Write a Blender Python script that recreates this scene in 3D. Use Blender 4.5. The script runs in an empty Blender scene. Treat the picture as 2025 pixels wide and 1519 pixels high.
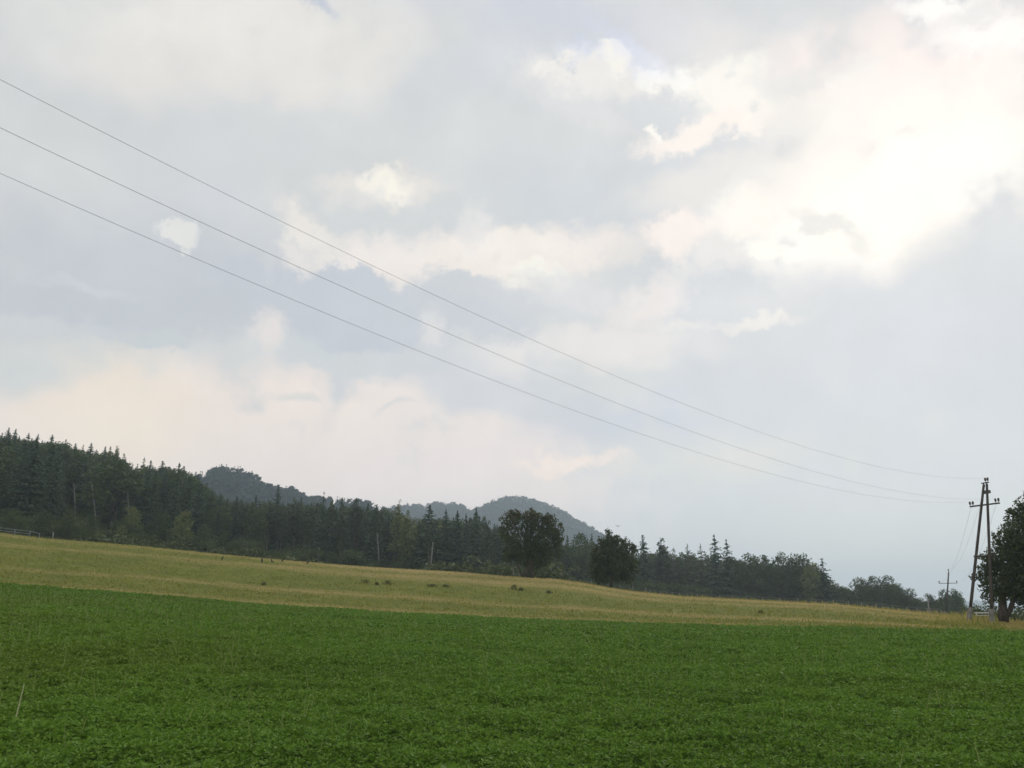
import bpy, math, random
import numpy as np
from mathutils import Vector
S = bpy.context.scene
COL = S.collection
PI = math.pi
# ------------------------------------------------------------------ camera
F, PITCH, EYE = 1589.0, math.radians(15.83), 1.6
cam = bpy.data.objects.new('camera', bpy.data.cameras.new('camera'))
COL.objects.link(cam)
cam.location = (0, 0, EYE)
cam.rotation_euler = (PI / 2 + PITCH, 0, 0)
cam.data.sensor_width = 36.0
cam.data.lens = 36.0 * F / 2025.0
cam.data.clip_start = 0.2
cam.data.clip_end = 30000
S.camera = cam
S.view_settings.view_transform = 'Standard'
S.view_settings.look = 'None'
S.view_settings.exposure = 0.0
S.view_settings.gamma = 1.0
S.render.engine = 'CYCLES'
S.cycles.max_bounces = 5
S.cycles.volume_bounces = 1
S.cycles.transparent_max_bounces = 8
S.cycles.use_denoising = True


def ray(u, v):
    a = (u - 1012.5) / F
    b = (759.5 - v) / F
    d = Vector((a, math.cos(PITCH) - b * math.sin(PITCH), math.sin(PITCH) + b * math.cos(PITCH)))
    return d.normalized()


def at(u, v, r):
    d = ray(u, v)
    return Vector((0, 0, EYE)) + d * (r / math.hypot(d.x, d.y))


def atz(u, v, z):
    d = ray(u, v)
    return Vector((0, 0, EYE)) + d * ((z - EYE) / d.z)


def azel(u, v):
    d = ray(u, v)
    return math.degrees(math.atan2(d.x, d.y)), math.degrees(math.asin(d.z))


SUN_AZ, SUN_EL = azel(1780, 370)

# ------------------------------------------------------------------ world: overcast sky
W = bpy.data.worlds.new('World')
S.world = W
W.use_nodes = True
nt = W.node_tree
nt.nodes.clear()


class NB:
    def __init__(s, nt):
        s.nt = nt

    def n(s, typ, **kw):
        x = s.nt.nodes.new(typ)
        for k, v in kw.items():
            setattr(x, k, v)
        return x

    def put(s, sock, v):
        if hasattr(v, 'is_output'):
            s.nt.links.new(v, sock)
        else:
            sock.default_value = v

    def m(s, op, a, b=None, c=None, clamp=False):
        x = s.n('ShaderNodeMath', operation=op, use_clamp=clamp)
        s.put(x.inputs[0], a)
        if b is not None: s.put(x.inputs[1], b)
        if c is not None: s.put(x.inputs[2], c)
        return x.outputs[0]

    def v(s, op, a, b=None):
        x = s.n('ShaderNodeVectorMath', operation=op)
        s.put(x.inputs[0], a)
        if b is not None: s.put(x.inputs[1], b)
        return x.outputs['Value'] if op in ('LENGTH', 'DOT_PRODUCT') else x.outputs[0]

    def xyz(s, a, b, c):
        x = s.n('ShaderNodeCombineXYZ')
        s.put(x.inputs[0], a); s.put(x.inputs[1], b); s.put(x.inputs[2], c)
        return x.outputs[0]

    def sep(s, a):
        x = s.n('ShaderNodeSeparateXYZ')
        s.put(x.inputs[0], a)
        return x.outputs

    def noise(s, vec, scale, detail=5, rough=0.55, dist=0.0, color=False, typ='3D'):
        x = s.n('ShaderNodeTexNoise', noise_dimensions=typ)
        s.put(x.inputs['Vector'], vec)
        x.inputs['Scale'].default_value = scale
        x.inputs['Detail'].default_value = detail
        x.inputs['Roughness'].default_value = rough
        x.inputs['Distortion'].default_value = dist
        return x.outputs[1] if color else x.outputs[0]

    def mr(s, x, a, b, c=0.0, d=1.0, smooth=True):
        q = s.n('ShaderNodeMapRange', interpolation_type='SMOOTHSTEP' if smooth else 'LINEAR')
        s.put(q.inputs[0], x)
        q.inputs[1].default_value = a; q.inputs[2].default_value = b
        q.inputs[3].default_value = c; q.inputs[4].default_value = d
        return q.outputs[0]

    def mix(s, f, a, b):
        q = s.n('ShaderNodeMix', data_type='RGBA')
        s.put(q.inputs[0], f); s.put(q.inputs[6], a); s.put(q.inputs[7], b)
        return q.outputs[2]

    def attr(s, name, out=0):
        q = s.n('ShaderNodeAttribute', attribute_name=name)
        return q.outputs[out]


def lin(c):
    return tuple(((x / 255.0) / 12.92 if x <= 10 else ((x / 255.0 + 0.055) / 1.055) ** 2.4) for x in c) + (1.0,)


B = NB(nt)
tc = B.n('ShaderNodeTexCoord')
dirv = B.v('NORMALIZE', tc.outputs['Generated'])
dx, dy, dz = B.sep(dirv)
az = B.m('MULTIPLY', B.m('ARCTAN2', dx, dy), 180 / PI)
el = B.m('MULTIPLY', B.m('ARCSINE', dz), 180 / PI)
# three turbulence fields bend every cloud edge: big swells, billows and fine curls
nb = B.v('SUBTRACT', B.noise(dirv, 4.5, 3, 0.5, color=True), (0.5, 0.5, 0.5))
nm = B.v('SUBTRACT', B.noise(dirv, 15.0, 3, 0.5, color=True), (0.5, 0.5, 0.5))
nf = B.v('SUBTRACT', B.noise(dirv, 42.0, 6, 0.68, color=True), (0.5, 0.5, 0.5))


def scalev(v, s):
    q = B.n('ShaderNodeVectorMath', operation='SCALE')
    B.put(q.inputs[0], v)
    q.inputs['Scale'].default_value = s
    return q.outputs[0]


pos0 = B.xyz(az, el, 0.0)
posS = B.v('ADD', pos0, B.v('ADD', scalev(nb, 3.4), scalev(nm, 3.2)))
posH = B.v('ADD', B.v('ADD', pos0, scalev(nm, 2.8)), scalev(nf, 2.7))

sky = B.n('ShaderNodeTexSky', sky_type='NISHITA')
sky.sun_disc = False
sky.sun_elevation = math.radians(SUN_EL)
sky.sun_rotation = math.radians(SUN_AZ)

big = B.noise(dirv, 3.2, 4, 0.5)
# general overcast tone with faint warm and cool drifts
cloud = B.mix(B.mr(big, 0.35, 0.65), lin((213, 217, 223)), lin((221, 223, 223)))
cover = 0.96


def blob(u, v, ru, rv, rot, col, alpha, soft, hard):
    """one cloud mass: centre, radii, tilt, tone, opacity, edge softness"""
    global cloud
    ca, ce = azel(u, v)
    a2, e2 = azel(u + 10, v)
    a3, e3 = azel(u, v - 10)
    su = math.hypot(a2 - ca, e2 - ce) / 10.0
    sv = math.hypot(a3 - ca, e3 - ce) / 10.0
    mp = B.n('ShaderNodeMapping', vector_type='TEXTURE')
    B.put(mp.inputs[0], posH if hard else posS)
    mp.inputs['Location'].default_value = (ca, ce, 0)
    mp.inputs['Rotation'].default_value = (0, 0, math.radians(rot) + math.atan2(e2 - ce, a2 - ca))
    mp.inputs['Scale'].default_value = (ru * su, rv * sv, 1)
    soft = min(.75, soft * 1.1 + (.05 if hard else 0))
    if max(col) < 224: col = tuple(x + (4, 3, 0)[i] for i, x in enumerate(col))
    l = B.v('LENGTH', mp.outputs[0])
    f = B.mr(l, max(0.0, 1 - soft), 1 + soft, alpha, 0.0)
    cloud = B.mix(f, cloud, lin(col))


CREAM = (255, 250, 240); WHITE = (255, 254, 250); PINK = (250, 240, 234); BLUEG = (205, 211, 220)
for b in [
    # soft drifts
    (520, 60, 330, 120, 0, (240, 237, 233), .9, .55, 0),
    (420, 150, 300, 60, 0, (234, 231, 228), .7, .6, 0),
    (470, 300, 360, 60, -8, (211, 215, 221), .7, .6, 0),
    (1000, 120, 120, 60, 0, (214, 217, 224), .7, .6, 0),
    (1130, 40, 330, 60, -5, (209, 213, 224), .85, .5, 0),
    (1520, 110, 260, 80, -8, (231, 229, 229), .85, .5, 0),
    (1760, 150, 300, 120, 10, (252, 241, 237), .9, .5, 0),
    (1170, 440, 240, 120, -5, (207, 213, 222), .85, .5, 0),
    (850, 440, 200, 70, 0, (211, 216, 222), .85, .4, 0),
    (160, 520, 420, 120, -3, (201, 207, 217), .9, .5, 0),
    (1800, 760, 420, 220, 12, (211, 216, 225), .75, .6, 0),
    # low warm sky over the hills
    (420, 890, 700, 185, 2, (247, 236, 230), 1, .28, 0),
    (230, 810, 170, 110, 0, (252, 239, 222), .8, .8, 0),
    (30, 740, 90, 50, 0, (213, 221, 224), .7, .6, 0),
    (930, 960, 360, 120, 0, (242, 232, 230), .9, .5, 0),
    (850, 800, 160, 60, 0, (244, 235, 230), .8, .5, 0),
    (1180, 690, 230, 50, 4, (240, 235, 233), .85, .5, 0),
    (1240, 820, 180, 50, 10, (207, 212, 224), .85, .5, 0),
    (1400, 905, 200, 45, 5, (222, 222, 221), .8, .6, 0),
    (1450, 590, 160, 40, 0, (226, 227, 230), .6, .6, 0),
    # broad glow round the hidden sun
    (1760, 350, 330, 165, 22, (255, 250, 244), .97, .3, 0),
    (1430, 335, 200, 55, 15, (234, 232, 230), .9, .45, 0),
    (1500, 410, 140, 60, 20, (250, 246, 241), .8, .5, 0),
    # crisp cloud shapes: a pale bank with dark heads in front of it
    (960, 520, 330, 55, 4, (247, 239, 233), .95, .4, 1),
    (760, 500, 110, 40, 10, (244, 238, 234), .8, .4, 1),
    (1000, 490, 120, 30, 0, (249, 243, 237), .9, .4, 1),
    (620, 610, 240, 78, -16, (200, 206, 218), 1, .16, 1),
    (660, 560, 90, 36, -5, (200, 206, 218), 1, .2, 1),
    (790, 620, 120, 60, -20, (203, 209, 220), 1, .2, 1),
    (930, 610, 150, 60, -12, (203, 209, 219), .95, .22, 1),
    (900, 572, 60, 30, 0, (203, 209, 219), .95, .22, 1),
    (300, 610, 290, 62, 0, (200, 206, 216), .9, .4, 1),
    (1070, 556, 75, 24, -10, (255, 252, 242), 1, .45, 1),
    (1040, 600, 200, 24, -12, (210, 214, 222), .8, .4, 1),
    (1150, 590, 140, 34, -8, (226, 226, 229), .8, .4, 1),
    (1290, 590, 110, 36, 28, (243, 237, 235), .8, .5, 1),
    (600, 450, 70, 30, -45, (245, 240, 234), .85, .5, 1),
    (575, 500, 40, 22, -50, (238, 234, 231), .8, .5, 1),
    (760, 372, 110, 32, 0, (240, 235, 230), .85, .5, 1),
    (762, 368, 46, 26, -15, (253, 249, 239), .95, .5, 1),
    (700, 395, 60, 20, 20, (226, 226, 226), .8, .5, 1),
    (935, 455, 28, 45, 10, (235, 233, 233), .85, .5, 1),
    (345, 468, 44, 28, -15, (236, 236, 234), .9, .2, 1),
    (330, 682, 60, 20, 0, (205, 212, 220), .95, .3, 1),
    (215, 668, 70, 12, -18, (206, 212, 221), .9, .4, 1),
    (60, 640, 120, 20, -14, (211, 216, 223), .8, .5, 1),
    (160, 560, 110, 12, -10, (216, 220, 226), .7, .6, 1),
    (640, 700, 130, 30, -22, (209, 215, 222), .9, .35, 1),
    (760, 715, 110, 26, 4, (212, 217, 222), .9, .35, 1),
    (530, 650, 34, 40, 20, (240, 233, 230), .8, .5, 1),
    (1010, 790, 260, 45, -16, (213, 217, 224), .8, .4, 0),
    (860, 650, 26, 34, 0, (232, 230, 230), .8, .5, 1),
    (580, 781, 50, 8, -4, (218, 220, 221), .7, .6, 0),
    (795, 796, 45, 5, 8, (222, 222, 224), .6, .6, 0),
    (1120, 914, 100, 16, 3, (253, 238, 229), .95, .5, 1),
    (1500, 636, 72, 12, 4, (246, 241, 236), .7, .6, 1),
    (1340, 640, 60, 12, 0, (238, 236, 234), .7, .6, 1),
    (1300, 300, 200, 34, 4, (218, 221, 226), .7, .4, 1),
    (1190, 190, 200, 62, -10, (226, 227, 229), .9, .3, 1),
    (1190, 158, 140, 42, -8, (240, 238, 236), .85, .35, 1),
    (1205, 118, 42, 30, 0, (248, 245, 240), 1, .14, 1),
    (1105, 138, 48, 18, 0, (242, 240, 237), .95, .2, 1),
    (1150, 140, 60, 22, 0, (240, 238, 236), .95, .2, 1),
    (1285, 152, 34, 18, -22, (250, 249, 244), .9, .3, 1),
    (1330, 168, 40, 20, -10, (250, 249, 244), .8, .4, 1),
    (1450, 195, 120, 62, -4, (254, 251, 244), .9, .4, 1),
    (1290, 222, 95, 40, -10, (219, 222, 226), .9, .3, 1),
    (1390, 265, 130, 26, 12, (254, 246, 240), .95, .4, 1),
    (1305, 258, 26, 14, -20, (255, 252, 246), .95, .3, 1),
    (1570, 220, 60, 60, 60, (238, 236, 233), .8, .4, 1),
    (1600, 150, 120, 26, 10, (231, 230, 230), .8, .5, 1),
    (1965, 70, 120, 50, 0, (255, 252, 249), .9, .5, 1),
    (1850, 20, 80, 26, 0, (255, 253, 250), .9, .4, 1),
    (1930, 45, 60, 26, 0, (236, 234, 234), .85, .35, 1),
    (1670, 210, 80, 60, 60, (249, 246, 242), .85, .5, 1),
    (1808, 260, 30, 16, 15, (238, 236, 234), .9, .4, 1),
    (1780, 380, 290, 88, 24, (255, 254, 249), 1, .35, 0),
    (1350, 460, 62, 58, 0, (252, 242, 237), .95, .25, 1),
    (1470, 420, 66, 50, 20, (254, 250, 243), .95, .3, 1),
    (1640, 452, 92, 26, -25, (234, 232, 229), .9, .35, 1),
    (1430, 505, 80, 36, 0, (236, 234, 233), .85, .45, 1),
    (1575, 490, 108, 24, 4, (255, 253, 246), 1, .22, 1),
]:
    blob(*b)
# thin places where clear sky shows through
gap = None
for (u, v, ru, rv, rot) in [(625, 8, 40, 14, -20), (1250, 108, 110, 22, -24), (1140, 108, 50, 16, 0)]:
    ca, ce = azel(u, v)
    a2, e2 = azel(u + 10, v)
    su = math.hypot(a2 - ca, e2 - ce) / 10.0
    mp = B.n('ShaderNodeMapping', vector_type='TEXTURE')
    B.put(mp.inputs[0], posH)
    mp.inputs['Location'].default_value = (ca, ce, 0)
    mp.inputs['Rotation'].default_value = (0, 0, math.radians(rot) + math.atan2(e2 - ce, a2 - ca))
    mp.inputs['Scale'].default_value = (ru * su, rv * su, 1)
    g = B.mr(B.v('LENGTH', mp.outputs[0]), 0.3, 1.4, 0.42, 0.0)
    gap = g if gap is None else B.m('MAXIMUM', gap, g)
# fine billow texture inside the clouds
tex = B.noise(B.v('ADD', dirv, scalev(nm, 0.03)), 11.0, 8, 0.6)
tone = B.mr(tex, 0.25, 0.75, 0.955, 1.040, smooth=False)
cl2 = B.n('ShaderNodeVectorMath', operation='SCALE')
B.put(cl2.inputs[0], cloud)
B.put(cl2.inputs['Scale'], tone)
bgc = B.n('ShaderNodeBackground')
# the haze layer veils the clouds a little, so their own contrast is stronger
cc = B.v('MULTIPLY_ADD' if False else 'SUBTRACT', cl2.outputs[0], (0.69, 0.70, 0.72))
cc = scalev(cc, 1.18)
cc = B.v('MAXIMUM', B.v('ADD', cc, (0.712, 0.708, 0.702)), (0.2, 0.2, 0.2))
# low sky brightened to offset the dimming by the haze layer
cq = B.n('ShaderNodeVectorMath', operation='SCALE')
B.put(cq.inputs[0], cc)
B.put(cq.inputs['Scale'], B.mr(el, 0.0, 17.0, 1.13, 1.0))
B.put(bgc.inputs[0], cq.outputs[0])
bgc.inputs[1].default_value = 1.0
bgs = B.n('ShaderNodeBackground')
B.put(bgs.inputs[0], sky.outputs[0])
bgs.inputs[1].default_value = 0.15
mx = B.n('ShaderNodeMixShader')
B.put(mx.inputs[0], B.m('SUBTRACT', cover, gap))
nt.links.new(bgs.outputs[0], mx.inputs[1])
nt.links.new(bgc.outputs[0], mx.inputs[2])
wo = B.n('ShaderNodeOutputWorld')
nt.links.new(mx.outputs[0], wo.inputs[0])
W.cycles.sampling_method = 'MANUAL'
W.cycles.sample_map_resolution = 512

sun = bpy.data.objects.new('sun', bpy.data.lights.new('sun', 'SUN'))
COL.objects.link(sun)
sun.data.energy = 0.9
sun.data.angle = math.radians(16)
sun.data.color = (1.0, 0.95, 0.86)
sd = Vector((math.sin(math.radians(SUN_AZ)) * math.cos(math.radians(SUN_EL)),
             math.cos(math.radians(SUN_AZ)) * math.cos(math.radians(SUN_EL)), math.sin(math.radians(SUN_EL))))
sun.rotation_euler = sd.to_track_quat('Z', 'Y').to_euler()

# ------------------------------------------------------------------ helpers
rng = np.random.default_rng(7)
random.seed(7)


def mesh_np(name, V, Fc, nper, mats, attrs=None, smooth=False):
    """V (n,3), Fc flat (m,nper) index array"""
    me = bpy.data.meshes.new(name)
    V = np.asarray(V, dtype=np.float32)
    Fc = np.asarray(Fc, dtype=np.int32)
    me.vertices.add(len(V))
    me.vertices.foreach_set('co', V.ravel())
    me.loops.add(Fc.size)
    me.loops.foreach_set('vertex_index', Fc.ravel())
    me.polygons.add(len(Fc))
    me.polygons.foreach_set('loop_start', np.arange(0, Fc.size, nper, dtype=np.int32))
    me.update(calc_edges=True)
    if smooth:
        me.polygons.foreach_set('use_smooth', np.ones(len(Fc), dtype=bool))
    for k, (dom, arr) in (attrs or {}).items():
        a = me.attributes.new(k, 'FLOAT', dom)
        a.data.foreach_set('value', np.asarray(arr, dtype=np.float32))
    for m in mats:
        me.materials.append(m)
    me.validate()
    return me


def link(name, me, parent=None, loc=None):
    o = bpy.data.objects.new(name, me)
    COL.objects.link(o)
    if loc is not None: o.location = loc
    if parent is not None: o.parent = parent
    return o


def empty(name, loc, rz=0.0):
    o = bpy.data.objects.new(name, None)
    COL.objects.link(o)
    o.location = loc
    o.rotation_euler = (0, 0, rz)
    o.empty_display_size = 0.5
    return o


def tag(o, label=None, cat=None, group=None, kind=None):
    if label: o['label'] = label
    if cat: o['category'] = cat
    if group: o['group'] = group
    if kind: o['kind'] = kind
    return o


def copy_tree(o, parent=None):
    c = o.copy()
    COL.objects.link(c)
    c.parent = parent
    for ch in [x for x in KIDS.get(o.name, [])]:
        d = ch.copy()
        COL.objects.link(d)
        d.parent = c
    return c


KIDS = {}


class MB:
    """collects tubes, boxes and lathes for one mesh"""
    def __init__(s):
        s.v = []; s.f = []

    def tube(s, pts, rad, n=8, cap=True):
        pts = [Vector(p) for p in pts]
        base = len(s.v)
        if not hasattr(rad, '__len__'): rad = [rad] * len(pts)
        for i, p in enumerate(pts):
            t = (pts[min(i + 1, len(pts) - 1)] - pts[max(i - 1, 0)]).normalized()
            a = t.cross(Vector((0, 0, 1)))
            if a.length < 1e-3: a = t.cross(Vector((0, 1, 0)))
            a.normalize(); b = t.cross(a)
            for k in range(n):
                q = 2 * PI * k / n
                s.v.append(p + (a * math.cos(q) + b * math.sin(q)) * rad[i])
        for i in range(len(pts) - 1):
            for k in range(n):
                k2 = (k + 1) % n
                s.f.append((base + i * n + k, base + i * n + k2, base + (i + 1) * n + k2, base + (i + 1) * n + k))
        if cap:
            s.f.append(tuple(base + k for k in range(n))[::-1])
            s.f.append(tuple(base + (len(pts) - 1) * n + k for k in range(n)))
        return s

    def box(s, c, ex, ey, ez, jit=0):
        """box by centre and three half-axis vectors"""
        c = Vector(c); ex = Vector(ex); ey = Vector(ey); ez = Vector(ez)
        b = len(s.v)
        for i in (-1, 1):
            for j in (-1, 1):
                for k in (-1, 1):
                    s.v.append(c + ex * i + ey * j + ez * k)
        for q in ((0, 1, 3, 2), (4, 6, 7, 5), (0, 4, 5, 1), (2, 3, 7, 6), (0, 2, 6, 4), (1, 5, 7, 3)):
            s.f.append(tuple(b + x for x in q))
        return s

    def build(s, name, mat, parent=None, loc=None, smooth=False):
        me = bpy.data.meshes.new(name)
        me.from_pydata([tuple(p) for p in s.v], [], s.f)
        me.materials.append(mat)
        if smooth:
            for p in me.polygons: p.use_smooth = True
        return link(name, me, parent, loc)


def leaf_mat(name, c1, c2, c3=None, trans=0.25, nscale=0.15):
    """foliage: per-leaf tint attribute plus slow drift through the crown"""
    m = bpy.data.materials.new(name)
    m.use_nodes = True
    b = NB(m.node_tree)
    m.node_tree.nodes.clear()
    g = b.n('ShaderNodeNewGeometry')
    t = b.attr('tint', 2)
    oi = b.n('ShaderNodeObjectInfo')
    nz = b.noise(g.outputs['Position'], nscale, 3)
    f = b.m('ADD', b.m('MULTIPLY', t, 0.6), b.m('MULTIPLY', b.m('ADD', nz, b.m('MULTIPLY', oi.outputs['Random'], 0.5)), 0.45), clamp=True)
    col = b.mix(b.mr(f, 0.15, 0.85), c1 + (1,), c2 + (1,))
    if c3:
        w = b.attr('warm', 2)
        col = b.mix(w, col, c3 + (1,))
    d = b.n('ShaderNodeBsdfPrincipled')
    b.put(d.inputs['Base Color'], col)
    d.inputs['Roughness'].default_value = 0.6
    d.inputs['Specular IOR Level'].default_value = 0.2
    o = b.n('ShaderNodeOutputMaterial')
    if trans > 0:
        tr = b.n('ShaderNodeBsdfTranslucent')
        b.put(tr.inputs[0], col)
        mm = b.n('ShaderNodeMixShader')
        mm.inputs[0].default_value = trans
        m.node_tree.links.new(d.outputs[0], mm.inputs[1])
        m.node_tree.links.new(tr.outputs[0], mm.inputs[2])
        m.node_tree.links.new(mm.outputs[0], o.inputs[0])
    else:
        m.node_tree.links.new(d.outputs[0], o.inputs[0])
    return m


def solid_mat(name, c1, c2, scale=6.0, rough=0.8, stretch=(1, 1, 1), bump=0.2, spec=0.3, metal=0.0):
    m = bpy.data.materials.new(name)
    m.use_nodes = True
    b = NB(m.node_tree)
    d = m.node_tree.nodes['Principled BSDF']
    t = b.n('ShaderNodeTexCoord')
    mp = b.n('ShaderNodeMapping')
    b.put(mp.inputs[0], t.outputs['Object'])
    mp.inputs['Scale'].default_value = stretch
    nz = b.noise(mp.outputs[0], scale, 6, 0.6)
    b.put(d.inputs['Base Color'], b.mix(b.mr(nz, 0.3, 0.7), c1 + (1,), c2 + (1,)))
    d.inputs['Roughness'].default_value = rough
    d.inputs['Specular IOR Level'].default_value = spec
    d.inputs['Metallic'].default_value = metal
    bp = b.n('ShaderNodeBump')
    bp.inputs['Strength'].default_value = bump
    bp.inputs['Distance'].default_value = 0.01
    b.put(bp.inputs['Height'], nz)
    b.put(d.inputs['Normal'], bp.outputs[0])
    return m


def vnoise(x, y, seed=0):
    """smooth value noise on arrays"""
    xi = np.floor(x).astype(np.int64); yi = np.floor(y).astype(np.int64)
    fx = x - xi; fy = y - yi
    fx = fx * fx * (3 - 2 * fx); fy = fy * fy * (3 - 2 * fy)

    def h(a, b):
        n = (a * 374761393 + b * 668265263 + seed * 974634777) & 0x7fffffff
        n = ((n ^ (n >> 13)) * 1274126177) & 0x7fffffff
        return ((n ^ (n >> 16)) & 0xffff) / 65535.0
    return (h(xi, yi) * (1 - fx) * (1 - fy) + h(xi + 1, yi) * fx * (1 - fy) + h(xi, yi + 1) * (1 - fx) * fy + h(xi + 1, yi + 1) * fx * fy)


def fbm(x, y, seed=0, o=4):
    s = 0; a = 0.5
    for i in range(o):
        s = s + a * vnoise(x * 2 ** i, y * 2 ** i, seed + i); a *= 0.5
    return s / (1 - 0.5 ** o)


# ------------------------------------------------------------------ terrain
def prof(pts):
    """pixel polyline -> arrays azimuth(rad), tan(elevation)"""
    A = []; T = []
    for u, v in pts:
        d = ray(u, v)
        A.append(math.atan2(d.x, d.y)); T.append(d.z / math.hypot(d.x, d.y))
    return np.array(A), np.array(T)


EDGE = prof([(0, 1151), (250, 1170), (500, 1190), (750, 1207), (1000, 1221), (1250, 1230), (1500, 1236), (1750, 1241), (2025, 1245)])
CREST = prof([(0, 1058), (60, 1065), (100, 1069), (200, 1076), (280, 1083), (400, 1095), (500, 1104), (640, 1116), (760, 1124), (900, 1132), (980, 1139), (1040, 1143), (1100, 1146), (1150, 1152), (1200, 1161), (1250, 1169), (1350, 1179), (1450, 1184), (1550, 1189), (1650, 1194), (1750, 1204), (1830, 1212), (1900, 1219), (1960, 1226), (2025, 1232)])
AZU = lambda u: math.atan((u - 1012.5) / F * math.cos(PITCH))
_u = [0, 500, 1000, 1500, 1800, 1900, 2025]
_a = np.array([AZU(u) for u in _u])
rE_k = np.array([74, 68, 62, 56, 52, 50, 48.])
rC_k = np.array([150, 142, 132, 128, 112, 86, 80.])
rF_k = np.array([215, 235, 240, 285, 285, 285, 290.])
# forest floor behind the field (tan elevation by pixel)
FOOT = prof([(0, 1046), (300, 1068), (500, 1098), (760, 1120), (1000, 1140), (1250, 1172), (1500, 1190), (1700, 1207), (1850, 1216), (1900, 1222), (2025, 1236)])
RIDGE = prof([(0, 935), (100, 950), (200, 965), (300, 992), (400, 1030), (470, 1070), (560, 1085), (800, 1112), (1000, 1134), (1300, 1173), (1600, 1196), (1850, 1214), (1900, 1224), (2025, 1238)])
_ru = np.array([AZU(u) for u in [0, 300, 420, 520, 1000, 2025]])
rR_k = np.array([430, 410, 380, 350, 340, 360.])
R1 = np.concatenate([np.arange(1.0, 60, 0.8), np.arange(60, 160, 1.0), np.arange(160, 460, 4.0), 460 * 1.12 ** np.arange(0, 28)])
R1 = R1[R1 < 6000]
R1 = np.append(R1, 6200.0)
T1 = np.radians(np.concatenate([np.arange(-180, -46, 4.0), np.arange(-44, 44, 0.2), np.arange(44, 180, 4.0)]))


def pchip(x, y, xq):
    """x (k,n) y (k,n) per row; xq (m,) -> (k,m) monotone cubic"""
    out = np.zeros((x.shape[0], len(xq)))
    h = np.diff(x, axis=1); dl = np.diff(y, axis=1) / h
    d = np.zeros_like(y)
    a = dl[:, :-1]; b = dl[:, 1:]
    w1 = 2 * h[:, 1:] + h[:, :-1]; w2 = h[:, 1:] + 2 * h[:, :-1]
    with np.errstate(all='ignore'):
        hm = (w1 + w2) / (w1 / a + w2 / b)
    d[:, 1:-1] = np.where(a * b > 0, hm, 0)
    d[:, 0] = dl[:, 0]; d[:, -1] = dl[:, -1]
    for i in range(x.shape[0]):
        k = np.clip(np.searchsorted(x[i], xq, side='right') - 1, 0, x.shape[1] - 2)
        t = (xq - x[i][k]) / h[i][k]
        hh = h[i][k]
        out[i] = ((1 + 2 * t) * (1 - t) ** 2 * y[i][k] + t * (1 - t) ** 2 * hh * d[i][k] + t * t * (3 - 2 * t) * y[i][k + 1] + t * t * (t - 1) * hh * d[i][k + 1])
    return out


tt = np.clip(T1, -0.62, 0.62)
rE = np.interp(tt, _a, rE_k); rC = np.interp(tt, _a, rC_k); rF = np.interp(tt, _a, rF_k); rR = np.interp(tt, _ru, rR_k)
PLANT = 0.42
zE = EYE + rE * np.interp(tt, *EDGE) - PLANT
zC = EYE + rC * np.interp(tt, *CREST) - 0.12
zF = EYE + rF * np.interp(tt, *FOOT)
zR = EYE + rR * np.interp(tt, *RIDGE)
back = np.clip((np.abs(T1) - 0.75) / 0.9, 0, 1)
back = back * back * (3 - 2 * back)
zE, zC, zF, zR = [z * (1 - back) for z in (zE, zC, zF, zR)]
fall = np.interp(tt, [AZU(1500), AZU(1900)], [0, 1])
z1 = np.zeros_like(T1)
X = np.stack([z1, rE, rC, rC + 30, rF, rR, rR + 350, z1 + 1500, z1 + 6200], 1)
mid = np.interp(tt, [AZU(0), AZU(1850), AZU(1930)], [0.0, 0.0, 1.0])
zq = np.minimum(zC - 1.2, EYE + (rC + 30) * np.interp(tt, *FOOT) - 0.5)
Y = np.stack([z1, zE, zC, zq * (1 - back), zF - 0.5, zR, zR * 0.3 - 6, z1 - 24, z1 - 30], 1)
Zg = pchip(X, Y, R1)
xx = R1[None, :] * np.sin(T1[:, None]); yy = R1[None, :] * np.cos(T1[:, None])
amp = np.clip((R1 - 25) / 60, 0, 1)[None, :] * np.interp(R1, [0, 160, 500, 3000], [0.12, 0.3, 1.5, 6.0])[None, :]
Zg = Zg + (fbm(xx / 22, yy / 22, 3, 3) - 0.5) * amp * np.interp(R1, [0, 70, 110, 150, 250], [1, 1, .6, .5, 1.5])[None, :]


def ground_z(x, y):
    x = np.asarray(x, dtype=float); y = np.asarray(y, dtype=float)
    th = np.arctan2(x, y); r = np.hypot(x, y)
    i = np.clip(np.searchsorted(T1, th) - 1, 0, len(T1) - 2)
    j = np.clip(np.searchsorted(R1, r) - 1, 0, len(R1) - 2)
    a = np.clip((th - T1[i]) / (T1[i + 1] - T1[i]), 0, 1); b = np.clip((r - R1[j]) / (R1[j + 1] - R1[j]), 0, 1)
    return (Zg[i, j] * (1 - a) * (1 - b) + Zg[i + 1, j] * a * (1 - b) + Zg[i, j + 1] * (1 - a) * b + Zg[i + 1, j + 1] * a * b)


def edge_r(th): return np.interp(np.clip(th, -0.62, 0.62), _a, rE_k)
def crest_r(th): return np.interp(np.clip(th, -0.62, 0.62), _a, rC_k)


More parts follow.
